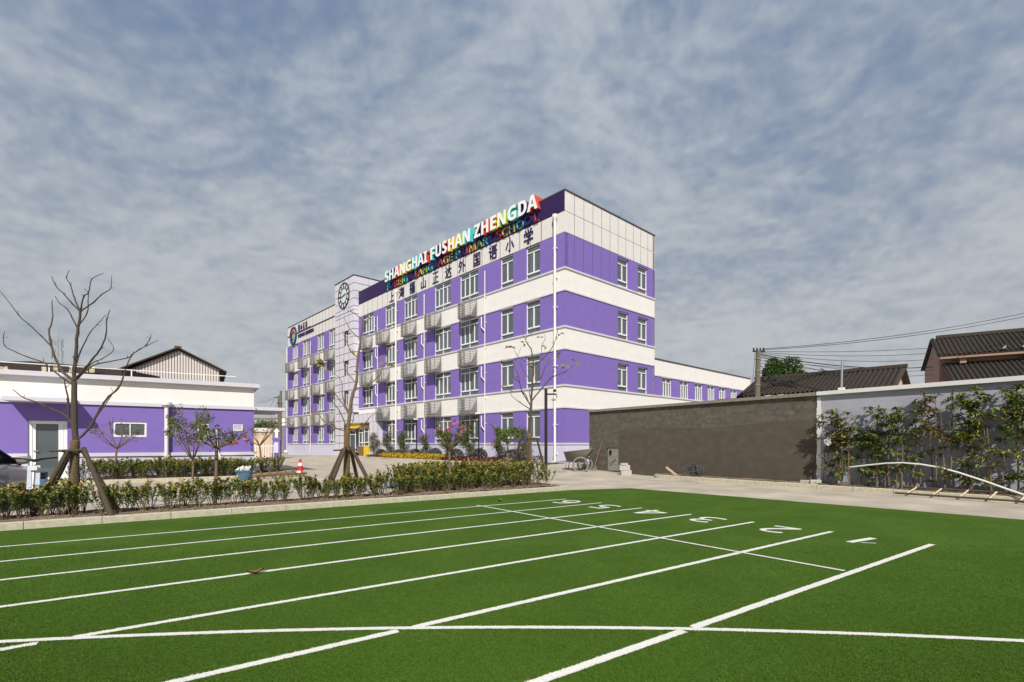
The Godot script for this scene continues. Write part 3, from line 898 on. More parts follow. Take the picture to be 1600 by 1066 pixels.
func signs() -> void:
	var cols := [M.cyan, M.blue, M.red, M.yellow, M.lime]
	var a := thing("roof_sign", "big white block letters with rainbow coloured sides on the roof edge", "sign", CORNER, TURN)
	var x0 := sx_of(601.0, 0.31)
	var x1 := sx_of(839.0, 0.31)
	var full := "SHANGHAI FUSHAN ZHENGDA"
	letters(a, full, x0, x1, 15.86, 0.88, -0.06, 0.74, 700, [M.cyan, M.blue, M.red, M.yellow, M.lime, M.cyan, M.blue, M.red, M.cyan, M.blue, M.red, M.yellow, M.lime, M.cyan, M.blue, M.red, M.yellow, M.lime, M.cyan, M.blue, M.red], M.letter_white)
	slab("rail", a, x0, x1, 15.80, 15.855, 0.03, 0.10, M.navy)
	var b := thing("facade_sign", "thin coloured letters in a row on the dark purple band", "sign", CORNER, TURN)
	letters(b, "FOREIGN LANGUAGE PRIMARY SCHOOL", sx_of(604.0, 0.1), sx_of(842.0, 0.1), 15.20, 0.54, 0.085, 0.12, 400, cols, M.dark_panel)
	var c := thing("facade_sign", "dark purple Chinese characters standing on the white facade panels", "sign", CORNER, TURN)
	var spots := [["shang", 125], ["hai", 212], ["fu", 305], ["shan", 403], ["zheng", 510], ["da", 622], ["wai", 742], ["guo", 872], ["yu", 1012], ["xiao", 1162], ["xue", 1325]]
	for s in spots:
		put("character", glyph(s[0], 0.90, 1.0, 0.10, 0.02), M.navy, c, Vector3(sx_of(590.0 + s[1] * 0.1782), 14.0, 0.012))
	# clock
	var k := thing("wall_clock", "large round clock with black bars on the tile tower", "clock", CORNER + Basis(Vector3.UP, TURN) * Vector3(-29.26, 16.42, 0.522), TURN)
	var R := 1.32
	var disc := CylinderMesh.new()
	disc.top_radius = R - 0.05; disc.bottom_radius = R - 0.05; disc.height = 0.03; disc.radial_segments = 48
	put("clock_face", disc, mat(lin(0.62, 0.68, 0.70), 0.3), k, Vector3(0, 0, 0.017)).rotation.x = PI / 2
	for q in [[R, R - 0.12], [0.80, 0.72]]:
		var tm := TorusMesh.new()
		tm.outer_radius = q[0]; tm.inner_radius = q[1]; tm.rings = 48; tm.ring_segments = 8
		put("ring", tm, M.black, k, Vector3(0, 0, 0.04)).rotation.x = PI / 2
	for i in 12:
		var o := put("hour_bar", unit_box(Vector3(0.13, 0.44, 0.04)), M.black, k, Vector3(sin(TAU * i / 12) * 1.0, cos(TAU * i / 12) * 1.0, 0.055))
		o.rotation.z = -TAU * i / 12
	for hnd in [[2.62, 0.55, 0.10], [8.75, 0.78, 0.08]]:
		var an: float = TAU * hnd[0] / 12
		var o := put("hand", unit_box(Vector3(hnd[2], hnd[1], 0.02)), M.black, k, Vector3(sin(an) * hnd[1] * 0.38, cos(an) * hnd[1] * 0.38, 0.075 + hnd[2] * 0.2))
		o.rotation.z = -an
	# emblem and name on the far block
	var e := thing("emblem_sign", "round rainbow emblem beside small dark lettering on white panels", "sign", CORNER, TURN)
	var ec := Vector3(sx_of(459.0), 14.98, 0.03)
	var ring := TorusMesh.new()
	ring.outer_radius = 1.16; ring.inner_radius = 0.86; ring.rings = 40; ring.ring_segments = 8
	put("emblem_ring", ring, M.blue, e, ec).rotation.x = PI / 2
	var ed := CylinderMesh.new()
	ed.top_radius = 0.95; ed.bottom_radius = 0.95; ed.height = 0.04; ed.radial_segments = 36
	put("emblem_disc", ed, M.navy, e, ec).rotation.x = PI / 2
	var wedge := [M.red, M.red, M.yellow, M.yellow, M.lime, M.cyan, M.cyan, M.blue]
	for i in 8:
		var st := mb()
		var o := PackedVector2Array()
		for j in 6:
			var an := deg_to_rad(150.0 - i * 37.0 - j * 6.4)
			o.append(Vector2(cos(an), sin(an)) * 0.90)
		for j in 6:
			var an := deg_to_rad(150.0 - i * 37.0 - (5 - j) * 6.4)
			o.append(Vector2(cos(an), sin(an)) * 0.58)
		prism(st, o, 0.022, 0.05)
		st.generate_normals()
		part("emblem_segment", st, wedge[i], e).position = ec
	for i in 6:
		slab("emblem_bar", e, ec.x - 0.46 + i * 0.17, ec.x - 0.39 + i * 0.17, ec.y - 0.45 + absf(i - 2.5) * 0.06, ec.y + 0.30 - absf(i - 2.5) * 0.05, 0.05, 0.07, [M.red, M.yellow, M.yellow, M.lime, M.cyan, M.cyan][i])
	var i2 := 0
	for g in ["fu", "shan", "zheng", "da"]:
		put("character", glyph(g, 0.58, 0.72, 0.085, 0.05), M.navy, e, Vector3(-43.4 + i2 * 0.82, 15.35, 0.012))
		i2 += 1
	slab("rule", e, -43.8, -39.6, 15.185, 15.245, 0.006, 0.06, M.navy)
	letters(e, "FUSHAN ZHENGDA", -43.7, -38.6, 14.45, 0.42, 0.04, 0.06, 700, [M.navy], null)

# ---------- cages and pipes on the school ----------
func cages_and_pipes() -> void:
	var w := 1.42
	var h := 1.18
	var d := 0.6
	var c0 := Node3D.new()
	c0.name = "air_conditioner_cage"
	var fr := mb()
	for x in [-w / 2, w / 2]:
		for z in [0.03, d]: bxr(fr, x - 0.02, x + 0.02, 0, h, z - 0.02, z + 0.02)
		bxr(fr, x - 0.018, x + 0.018, 0.0, 0.04, 0.05, d - 0.02)
		bxr(fr, x - 0.018, x + 0.018, h - 0.04, h, 0.05, d - 0.02)
	bxr(fr, -w / 2 + 0.02, w / 2 - 0.02, 0.0, 0.04, d - 0.018, d + 0.018)
	bxr(fr, -w / 2 + 0.02, w / 2 - 0.02, h - 0.04, h, d - 0.018, d + 0.018)
	bxr(fr, -0.02, 0.02, 0.04, h - 0.04, d - 0.02, d + 0.022)
	part("cage_frame", fr, M.galv, c0)
	var sl := mb()
	var tilt := Basis(Vector3.RIGHT, 0.85)
	bx(sl, Vector3(0, 0, d), Vector3(w - 0.04, 0.01, 0.075), tilt)
	bx(sl, Vector3(-w / 2, 0, d / 2), Vector3(0.075, 0.01, d - 0.08), Basis(Vector3.BACK, 0.85))
	bx(sl, Vector3(w / 2, 0, d / 2), Vector3(0.075, 0.01, d - 0.08), Basis(Vector3.BACK, -0.85))
	var slm := sl.commit()
	for i in 9: put("slat", slm, M.galv, c0, Vector3(0, 0.11 + i * 0.120, 0))
	slab("tray", c0, -w / 2 + 0.03, w / 2 - 0.03, -0.03, -0.002, 0.02, d, M.galv)
	var ord := ["first", "second", "third", "fourth"]
	var floors := ["", "second", "third", "fourth"]
	var cols := [-8.92, -13.35, -16.97, -21.45, -24.75]
	for i in 5:
		for k in range(1, 4):
			if i == 4 and k == 1: continue
			var o: Node3D = c0.duplicate()
			o.name = numbered("air_conditioner_cage")
			add_child(o)
			o.position = sch(Vector3(cols[i], SILL[k] - 1.42, 0.075))
			o.rotation.y = TURN
			tag(o, "grey slatted cage under a %s floor window, %s column from the downpipe corner" % [floors[k], (ord + ["fifth"])[i]], "cage", "air conditioner cages on the long facade")
	var far := [-33.4, -37.4, -41.25, -45.7]
	for i in 4:
		for k in range(1, 4):
			var o: Node3D = c0.duplicate()
			o.name = numbered("air_conditioner_cage")
			add_child(o)
			o.position = sch(Vector3(far[i], SILL[k] - 1.42, 0.075))
			o.rotation.y = TURN
			tag(o, "grey slatted cage under a %s floor window, %s column beyond the clock tower" % [floors[k], ord[i]], "cage", "air conditioner cages beyond the clock tower")
	c0.free()
	# downpipes
	for p in [[-0.64, 14.75, 0.3, 0.075, true, "thick white downpipe with a hopper at the building corner"], [-7.25, 13.4, 0.6, 0.035, false, "thin white pipe between the two pane and four pane windows"],
			[-14.96, 13.5, 0.6, 0.04, false, "thin white pipe with side branches between second and third cage columns"], [-19.46, 14.55, 0.3, 0.07, true, "thick white downpipe beside the first Chinese characters"],
			[-22.9, 13.2, 4.6, 0.035, false, "thin white pipe above the entrance portico, nearer the corner"], [-23.5, 13.3, 11.9, 0.05, false, "short white pipe beside the top window next to the tower"],
			[-39.38, 13.4, 0.3, 0.04, false, "thin white pipe down the middle of the far block"], [-47.35, 13.8, 0.3, 0.06, false, "white downpipe at the far end of the school"]]:
		var t := thing("downpipe", p[5], "pipe", sch(Vector3(p[0], 0, 0.0)), TURN, "pipes on the school facade")
		var st := mb()
		var z: float = 0.09 + p[3]
		bar(st, Vector3(0, p[2], z), Vector3(0, p[1], z), p[3], 10)
		part("pipe", st, M.pipe, t)
		var y: float = p[2] + 0.5
		while y < p[1] - 0.2:
			bx_part(t, "clamp", Vector3(0, y, z / 2 + p[3] * 0.3), Vector3(p[3] * 2.6, 0.05, z + p[3]), M.pipe)
			y += 1.75
		if p[4]:
			var hp := mb()
			bar(hp, Vector3(0, p[1] - 0.1, z), Vector3(0, p[1] + 0.12, z), p[3], 10, p[3] * 2.1)
			bar(hp, Vector3(0, p[1] + 0.12, z), Vector3(0, p[1] + 0.28, z), p[3] * 2.1, 10)
			part("hopper", hp, M.pipe, t)
			var sh := mb()
			bar(sh, Vector3(0, p[2] + 0.02, z), Vector3(-0.12, p[2] - 0.08, z + 0.22), p[3] * 1.15, 10)
			part("shoe", sh, M.pipe, t)
		elif p[3] < 0.045 and p[0] > -30:
			for k in range(1, 4):
				if SILL[k] - 1.6 < p[2] + 1: continue
				var el := mb()
				bar(el, Vector3(0, SILL[k] - 2.6, z), Vector3(-0.38, SILL[k] - 2.25, z), p[3], 8)
				bar(el, Vector3(-0.38, SILL[k] - 2.25, z), Vector3(-0.38, SILL[k] - 1.55, z), p[3] * 1.1, 8)
				part("branch", el, M.pipe, t)

# ---------- low purple building on the left ----------
const ANNEX := Vector3(-12.0, 0, -23.2)
const ANNEX_TURN := 0.571
func ann(px: float) -> float:
	var u := (px - 800.0) / F
	return (23.2 * u + 12.0) / (0.84 - 0.54 * u)
func annex() -> void:
	var B := thing("purple_annex", "single storey purple and white building with a glass door", "building", ANNEX, ANNEX_TURN)
	var L := -16.0
	var dx := [ann(44), ann(105.3)]
	var w1 := [ann(176.8), ann(229)]
	var v1 := [ann(364), ann(379)]
	var w2 := [ann(308), ann(326)]
	piers(B, "purple_wall", L, 0, [dx, w1, w2, v1], 1.70, 2.31, M.purple)
	piers(B, "purple_wall", L, 0, [dx], 1.04, 1.70, M.purple)
	slab("purple_wall", B, L, 0, 2.31, 2.98, -0.28, 0, M.purple)
	slab("purple_wall", B, v1[0], v1[1], 1.70, 2.01, -0.27, -0.001, M.purple)
	piers(B, "plinth", L, 0.02, [dx], -0.2, 0.90, M.lavender, false, 0.02)
	slab("ledge", B, L, dx[0], 0.90, 1.04, -0.27, 0.09, M.ledge)
	slab("ledge", B, dx[1], 0.12, 0.90, 1.04, -0.27, 0.09, M.ledge)
	slab("ledge", B, L, 0.06, 2.98, 3.13, -0.27, 0.08, M.ledge)
	slab("parapet", B, L, 0, 3.13, 4.0, -0.28, 0, M.white)
	slab("roof_edge", B, L, 0.22, 4.0, 4.18, -6.2, 0.24, M.ledge)
	slab("back_wall", B, L, 0, -0.2, 4.0, -6.0, -5.75, M.white)
	slab("end_wall", B, -0.28, 0, -0.2, 4.0, -5.74, -0.285, M.purple)
	slab("end_wall", B, L, L + 0.28, -0.2, 4.0, -5.74, -0.285, M.purple)
	slab("floor", B, L + 0.3, -0.3, -0.1, 0.03, -5.7, -0.3, M.room)
	slab("inner_wall", B, L + 0.3, -0.3, 0.03, 3.9, -3.6, -3.5, M.room)
	slab("door_canopy", B, ann(16), ann(122), 2.99, 3.14, 0.085, 0.98, M.ledge)
	slab("end_canopy", B, 0.065, 1.35, 2.985, 3.135, -4.0, -0.05, M.ledge)
	# door
	var dw: float = dx[1] - dx[0]
	var st := mb()
	var f := 0.11
	bxr(st, -dw / 2, -dw / 2 + f, 0.03, 2.30, -0.04, 0.05)
	bxr(st, dw / 2 - f, dw / 2, 0.03, 2.30, -0.04, 0.05)
	bxr(st, -dw / 2 + f, dw / 2 - f, 2.18, 2.30, -0.04, 0.05)
	bxr(st, -dw / 2 + f, dw / 2 - f, 0.03, 0.11, -0.04, 0.05)
	bxr(st, dw / 2 - f - 0.16, dw / 2 - f - 0.01, 0.11, 2.18, -0.03, 0.04)
	bxr(st, -dw / 2 + f + 0.01, -dw / 2 + f + 0.10, 0.11, 2.18, -0.03, 0.04)
	var door := part("door", st, M.frame, B)
	door.position = Vector3((dx[0] + dx[1]) / 2, 0, -0.10)
	slab("pane", door, -dw / 2 + f + 0.10, dw / 2 - f - 0.16, 0.112, 2.178, -0.008, 0.0, M.glass)
	slab("handle", door, -dw / 2 + f + 0.03, -dw / 2 + f + 0.17, 1.12, 1.15, 0.055, 0.085, M.steel)
	slab("door_step", B, dx[0] - 0.1, dx[1] + 0.1, -0.1, 0.025, -0.27, 0.45, M.kerb)
	var a := slider(w1[1] - w1[0], 0.61, 2)
	a.position = Vector3((w1[0] + w1[1]) / 2, 1.70, -0.06)
	B.add_child(a, true)
	var b := slider(w2[1] - w2[0], 0.61, 1)
	b.position = Vector3((w2[0] + w2[1]) / 2, 1.70, -0.06)
	B.add_child(b, true)
	var v := mb()
	var vw: float = v1[1] - v1[0]
	for s in [[-vw / 2, vw / 2, 0.0, 0.04], [-vw / 2, vw / 2, 0.26, 0.30], [-vw / 2, -vw / 2 + 0.04, 0.041, 0.259], [vw / 2 - 0.04, vw / 2, 0.041, 0.259]]: bxr(v, s[0], s[1], s[2], s[3], -0.03, 0.03)
	var vent := part("vent", v, M.frame, B)
	vent.position = Vector3((v1[0] + v1[1]) / 2, 2.01, -0.04)
	for i in 4:
		var lv := put("louvre", unit_box(Vector3(vw - 0.085, 0.006, 0.06)), M.frame, vent, Vector3(0, 0.075 + i * 0.05, 0))
		lv.rotation.x = 0.7
	# rail along the roof
	var rl := thing("roof_rail", "thin pale guard rail along the annex roof edge", "rail", ANNEX + Vector3.UP * 4.18, ANNEX_TURN)
	for i in 6: slab("post", rl, -15.0 + i * 2.6, -14.96 + i * 2.6, 0, 0.34, -0.52, -0.48, M.pipe)
	slab("top_bar", rl, -15.3, -0.7, 0.34, 0.37, -0.515, -0.485, M.pipe)
	# downpipe with its hopper
	var t := thing("downpipe", "fat white downpipe with a round hopper on the purple annex", "pipe", ANNEX + Basis(Vector3.UP, ANNEX_TURN) * Vector3(ann(260.5), 0, 0), ANNEX_TURN)
	var p := mb()
	bar(p, Vector3(0, 0.1, 0.20), Vector3(0, 2.95, 0.20), 0.075, 12)
	part("pipe", p, M.pipe, t)
	var h := mb()
	bar(h, Vector3(0, 2.95, 0.20), Vector3(0, 3.06, 0.20), 0.09, 14, 0.20)
	bar(h, Vector3(0, 3.06, 0.20), Vector3(0, 3.17, 0.20), 0.20, 14)
	bar(h, Vector3(0, 3.17, 0.20), Vector3(0, 3.22, 0.20), 0.12, 14, 0.08)
	part("hopper", h, M.pipe, t)
	for y in [0.9, 2.0]: bx_part(t, "clamp", Vector3(0, y, 0.12), Vector3(0.19, 0.05, 0.24), M.pipe)
	# outdoor unit and its pipe
	var ac := thing("air_conditioner_unit", "cream air conditioner unit with a round fan grille below the annex sill", "air conditioner", ANNEX + Basis(Vector3.UP, ANNEX_TURN) * Vector3(ann(354), 0, 0.12), ANNEX_TURN)
	slab("stand", ac, -0.40, 0.40, 0.0, 0.28, 0.02, 0.30, M.steel)
	slab("casing", ac, -0.42, 0.42, 0.28, 0.84, 0.0, 0.32, mat(lin(0.60, 0.57, 0.48), 0.5))
	var gr := mb()
	for i in 5:
		var tm := TorusMesh.new()
		tm.outer_radius = 0.23 - i * 0.045; tm.inner_radius = 0.215 - i * 0.045; tm.rings = 24; tm.ring_segments = 6
		gr.append_from(tm, 0, Transform3D(Basis(Vector3.RIGHT, PI / 2), Vector3(-0.12, 0.56, 0.325)))
	part("fan_grille", gr, M.black, ac)
	slab("badge", ac, 0.22, 0.34, 0.70, 0.77, 0.321, 0.324, M.cyan)
	var hose := thing("pipe_run", "white curved air conditioner pipe on the purple wall", "pipe", ANNEX + Basis(Vector3.UP, ANNEX_TURN) * Vector3(ann(338.5), 0, 0.05), ANNEX_TURN)
	put("pipe", tubes([[[Vector3(0, 2.15, 0.04), Vector3(0, 1.5, 0.04), Vector3(0.02, 1.15, 0.09), Vector3(0.12, 0.85, 0.14), Vector3(0.2, 0.7, 0.16)], [0.045, 0.045, 0.045, 0.04, 0.04]]], 8), M.pipe, hose)

func slider(w: float, h: float, n: int) -> MeshInstance3D:
	var st := mb()
	var f := 0.07
	bxr(st, -w / 2, w / 2, 0, f, -0.04, 0.04)
	bxr(st, -w / 2, w / 2, h - f, h, -0.04, 0.04)
	bxr(st, -w / 2, -w / 2 + f, f, h - f, -0.04, 0.04)
	bxr(st, w / 2 - f, w / 2, f, h - f, -0.04, 0.04)
	for i in range(1, n): bxr(st, -w / 2 + w * i / n - 0.02, -w / 2 + w * i / n + 0.02, f, h - f, -0.03, 0.03)
	var o := MeshInstance3D.new()
	o.name = "window"
	o.mesh = st.commit()
	o.material_override = M.frame
	for i in n: slab("pane", o, maxf(-w / 2 + f, -w / 2 + w * i / n + 0.02), minf(w / 2 - f, -w / 2 + w * (i + 1) / n - 0.02), f, h - f, -0.006, 0.0, M.glass)
	return o
# ---------- boundary wall ----------
const WALL := Vector3(3.9, 0, -25.2)
const WALL_TURN := -0.951
func wl(px: float) -> float:
	var u := (px - 800.0) / F
	return (25.2 * u - 3.9) / (0.581 + 0.814 * u)
func wp(x: float, y: float, z: float) -> Vector3:
	return WALL + Basis(Vector3.UP, WALL_TURN) * Vector3(x, y, z)
func boundary_wall() -> void:
	var r := RandomNumberGenerator.new(); r.seed = 11
	var J := 10.7
	var B := thing("cement_wall", "raw grey brown cement boundary wall with a fresh plaster coat", "wall", WALL, WALL_TURN)
	slab("wall_core", B, 0, J, -0.3, 3.0, -0.24, -0.012, M.cement)
	slab("wall_cap", B, -0.08, J, 3.0, 3.11, -0.34, 0.10, M.cap)
	var hues := [M.cement, textured(lin(0.163, 0.147, 0.12), noise(0.02, 57, 0.7, 1.0, 5), 0.4, 0.95), textured(lin(0.149, 0.134, 0.109), noise(0.02, 58, 0.7, 1.0, 5), 0.4, 0.95)]
	for j in 5:
		var x := 0.004 - (0.2 if j % 2 else 0.0)
		while x < J - 0.02:
			var xa := maxf(x, 0.003)
			var xb := minf(x + 0.394, J - 0.002)
			if xb - xa > 0.03: slab("block", B, xa, xb, 2.0 + j * 0.2 + 0.002, 2.0 + (j + 1) * 0.2 - 0.002, -0.012, -0.006 + 0.001 * r.randi_range(0, 2), hues[r.randi() % 3])
			x += 0.398
	var coat := PackedVector2Array([Vector2(wl(967), -0.05), Vector2(wl(967), 2.07)])
	var n := 46
	for i in range(1, n):
		var t := float(i) / n
		coat.append(Vector2(lerpf(wl(967), J - 0.003, t), 2.06 + 0.05 * sin(t * 9.0) + 0.07 * t + r.randf_range(-0.012, 0.012)))
	coat.append_array([Vector2(J - 0.003, 2.13), Vector2(J - 0.003, -0.05)])
	var st := mb()
	prism(st, coat, -0.012, 0.012)
	st.generate_normals()
	tag(part("plaster_coat", st, M.plaster, B), "dark brown fresh plaster with an uneven upper edge")
	slab("lower_coat", B, 0.003, wl(967) - 0.004, -0.05, 2.003, -0.012, -0.002, M.cement)
	var W := thing("lavender_wall", "pale lavender painted boundary wall behind the tall saplings", "wall", WALL, WALL_TURN)
	slab("wall_core", W, J + 0.003, 30.0, -0.3, 3.0, -0.24, 0.0, M.wall_lavender)
	slab("wall_cap", W, J + 0.003, 30.0, 3.0, 3.12, -0.34, 0.13, M.panel)
	var ed := mb()                                                   # ragged plaster seam at the joint
	for i in 16: bx(ed, Vector3(J + 0.03, 0.3 + i * 0.17, 0.006), Vector3(0.09 + r.randf() * 0.07, 0.175, 0.02 + 0.002 * (i % 3)))
	part("seam", ed, M.panel, W)
	# cabinet door set in the wall
	var cb := thing("meter_cabinet", "stained pale metal cabinet door in the cement wall", "cabinet", wp((wl(950.5) + wl(967)) / 2, 0, 0.0), WALL_TURN)
	var cw := wl(967) - wl(950.5)
	slab("door_leaf", cb, -cw / 2, cw / 2 - 0.03, 0.12, 1.22, 0.0, 0.03, textured(lin(0.66, 0.63, 0.56), noise(0.02, 81, 0.25, 1.0, 5), 1.6, 0.8))
	slab("hood", cb, -cw / 2 - 0.03, cw / 2, 1.225, 1.26, 0.0, 0.07, M.cement)
	slab("latch", cb, -cw / 2 + 0.12, -cw / 2 + 0.24, 0.88, 1.10, 0.031, 0.06, M.black)
	var cr := put("strut", unit_box(Vector3(0.42, 0.03, 0.02)), M.cement, cb, Vector3(0.02, 0.55, 0.05))
	cr.rotation.z = 0.7
	# kerb and soil along the wall
	var K := Node3D.new(); K.name = "wall_kerb"; add_child(K)
	K.position = WALL; K.rotation.y = WALL_TURN
	tag(K, "brownish kerb of the bed along the boundary wall", "", "", "structure")
	var km := bevel_box(Vector3(0.985, 0.30, 0.13), 0.02)
	for i in 22: put("kerb_stone", km, M.kerb_brown if M.has("kerb_brown") else M.kerb, K, Vector3(5.55 + i, -0.02 + r.randf_range(-0.006, 0.006), 0.86))
	for i in 5:                                                     # rounded end of the kerb
		var a := deg_to_rad(100.0 + i * 19.0)
		var o := put("kerb_stone", bevel_box(Vector3(0.175, 0.30, 0.13), 0.02), M.kerb, K, Vector3(5.06 + 0.5 * cos(a), -0.02, 0.36 + 0.5 * sin(a)))
		o.rotation.y = atan2(-cos(a), -sin(a))
	put("kerb_stone", bevel_box(Vector3(0.32, 0.30, 0.13), 0.02), M.kerb, K, Vector3(4.56, -0.02, 0.19)).rotation.y = PI / 2
	var soil := PackedVector2Array()
	for q in [[4.62, 0.02], [4.62, 0.40], [4.78, 0.66], [5.06, 0.80], [27.0, 0.80], [27.0, 0.02]]:
		var w := wp(q[0], 0, q[1])
		soil.append(Vector2(w.x, -w.z))
	tag(put("wall_bed_soil", soil_mesh(soil, 0.135, r), M.soil, self), "dry soil of the bed along the boundary wall", "", "", "structure")
	# post on the wall
	var po := thing("steel_post", "thin pale steel post standing on the lavender wall", "post", wp(wl(1313), 3.12, -0.1), WALL_TURN)
	var ps := mb()
	bar(ps, Vector3.ZERO, Vector3(0.02, 0.92, 0), 0.032, 8)
	part("post", ps, M.steel, po)
	slab("foot", po, -0.08, 0.08, 0, 0.09, -0.06, 0.06, M.panel)

# ---------- tiled houses ----------
func tile_row(len: float, r: RandomNumberGenerator) -> ArrayMesh:      # overlapping half round tiles, along +y from the eave
	var st := mb()
	var n := int(len / 0.16)
	for i in n:
		var y0 := i * len / n
		var y1 := (i + 1) * len / n + 0.02
		var prev := []
		for k in 6:
			var a := PI * k / 5.0
			var rr := 0.062
			var j := r.randf_range(-0.003, 0.003)
			var now := [Vector3(-cos(a) * rr * 1.06 + j, y0, sin(a) * rr * 1.12 + 0.018), Vector3(-cos(a) * rr + j, y1, sin(a) * rr)]
			if prev: quad(st, prev[0], prev[1], now[1], now[0])
			prev = now
	st.generate_normals()
	return st.commit()
func tiled_slope(parent: Node3D, x0: float, x1: float, eave: Vector2, ridge: Vector2, r: RandomNumberGenerator) -> void:
	# eave and ridge are (y, z); rows of tiles run from eave to ridge
	var a := Vector3(0, eave.x, eave.y)
	var b := Vector3(0, ridge.x, ridge.y)
	var up := (b - a).normalized()
	var out := Vector3.RIGHT.cross(up)
	if out.y < 0: out = -out
	var basis := Basis(up.cross(out), up, out)
	var st := mb()
	bx(st, (a + b) / 2 + Vector3((x0 + x1) / 2, 0, 0) - out * 0.04, Vector3(absf(x1 - x0), (b - a).length(), 0.06), basis)
	part("roof_bed", st, M.roof_tile, parent)
	var forms := [tile_row((b - a).length(), r), tile_row((b - a).length(), r)]
	var n := int(absf(x1 - x0) / 0.19)
	for i in n:
		var o := put("tile_row", forms[i % 2], M.roof_tile, parent)
		o.transform = Transform3D(basis, a + Vector3(minf(x0, x1) + 0.1 + i * 0.19, 0, 0) + out * (-0.008 + r.randf_range(-0.006, 0.006)))
func houses() -> void:
	var r := RandomNumberGenerator.new(); r.seed = 17
	var A := thing("tiled_house", "low house with a dark tiled roof and a maroon gutter behind the wall", "house", Vector3(11.3, 0, -24.65), -0.778)
	slab("wall", A, 0.1, 5.9, -0.2, 3.7, -5.4, -0.35, M.cream)
	tiled_slope(A, -0.2, 6.15, Vector2(3.72, 0.1), Vector2(4.83, -2.7), r)
	tiled_slope(A, -0.2, 6.15, Vector2(3.72, -5.6), Vector2(4.83, -2.74), r)
	slab("ridge", A, -0.25, 6.2, 4.83, 4.97, -2.85, -2.6, M.roof_tile)
	slab("gutter", A, -1.0, 6.0, 3.52, 3.66, 0.06, 0.26, M.maroon)
	var g := mb()
	prism(g, PackedVector2Array([Vector2(-5.4, 3.7), Vector2(-0.4, 3.7), Vector2(-2.7, 4.72)]), 0.0, 0.12, Transform3D(Basis(Vector3(0, 0, 1), Vector3.UP, Vector3.LEFT), Vector3(5.9, 0, 0)))
	g.generate_normals()
	part("gable", g, M.cream, A)
	for i in 2: slab("fallen_tile", A, 1.2 + i * 0.55, 1.45 + i * 0.55, 3.66, 3.70, 0.1, 0.22, M.panel)
	var H := thing("tiled_house", "two storey pink house with dark tiled roofs at two heights", "house", Vector3(22.0, 0, -25.8), -0.571)
	slab("wall", H, 0.15, 13.0, -0.2, 5.85, -5.5, -0.55, M.pink)
	tiled_slope(H, 0.0, 13.2, Vector2(5.95, 0.05), Vector2(7.22, -2.3), r)
	tiled_slope(H, 0.0, 13.2, Vector2(5.95, -5.9), Vector2(7.22, -2.34), r)
	slab("ridge", H, 0.25, 13.2, 7.22, 7.38, -2.45, -2.2, M.roof_tile)
	var g2 := mb()
	prism(g2, PackedVector2Array([Vector2(-5.5, 5.85), Vector2(-0.5, 5.85), Vector2(-2.3, 7.05)]), 0.0, 0.12, Transform3D(Basis(Vector3(0, 0, 1), Vector3.UP, Vector3.LEFT), Vector3(0.28, 0, 0)))
	g2.generate_normals()
	part("gable", g2, M.pink, H)
	slab("eave_board", H, 0.1, 13.2, 5.78, 5.90, -0.1, 0.0, M.pink)
	for i in 5: slab("bracket", H, 0.9 + i * 2.4, 1.15 + i * 2.4, 5.52, 5.77, -0.545, -0.15, M.pink)
	for q in [[3.75, 4.7], [5.2, 6.4]]: slab("window", H, q[0], q[1], 4.9, 5.45, -0.56, -0.53, M.lower_glass)
	tiled_slope(H, 0.25, 3.6, Vector2(4.35, 2.0), Vector2(5.55, -0.5), r)
	slab("ridge", H, 0.3, 3.55, 5.50, 5.60, -0.54, -0.42, M.roof_tile)
	slab("lean_to_wall", H, 0.4, 3.5, -0.2, 4.2, -0.54, 1.7, M.pink)
	for q in [[1.9, 6.03, 0.0], [2.6, 6.04, 0.02]]:                        # pigeons on the eave
		var p := thing("pigeon", "grey pigeon sitting on the pink house's eave", "bird", H.position + Basis(Vector3.UP, -0.571) * Vector3(q[0] + 0.6, q[1] - 0.02, q[2] + 0.02), 0.4, "pigeons on the eave")
		p.set_meta("label", "small grey pigeon on the upper eave, %s the pink gable" % ("nearer" if q[0] < 2 else "farther from"))
		var bd := mb()
		tube(bd, [Vector3(-0.15, 0.05, 0), Vector3(-0.08, 0.08, 0), Vector3(0, 0.10, 0), Vector3(0.08, 0.13, 0), Vector3(0.12, 0.19, 0), Vector3(0.15, 0.22, 0), Vector3(0.20, 0.22, 0)], [0.012, 0.035, 0.06, 0.055, 0.035, 0.03, 0.006], 8)
		bd.generate_normals()
		part("body", bd, M.steel, p)
	# crown of a tree beyond the low house
	leafy_tree(Vector3(18.4, 0, -33.5), 7.9, 1.75, 1.9, "dense_tree", "dense round green tree rising behind the low tiled roof", [Vector3(0.05, 0.10, 0.016), Vector3(0.085, 0.15, 0.024), Vector3(0.035, 0.07, 0.013)], 6000, 0.21, 21)
	tiny_crown(at(1284, 584, 25.5))
func tiny_crown(p: Vector3) -> void:
	leafy_tree(Vector3(p.x, 0, p.z), p.y + 0.25, 0.35, 0.25, "dense_tree", "tip of a small dark tree just above the low roof's ridge", [Vector3(0.02, 0.04, 0.01)], 120, 0.10, 23)

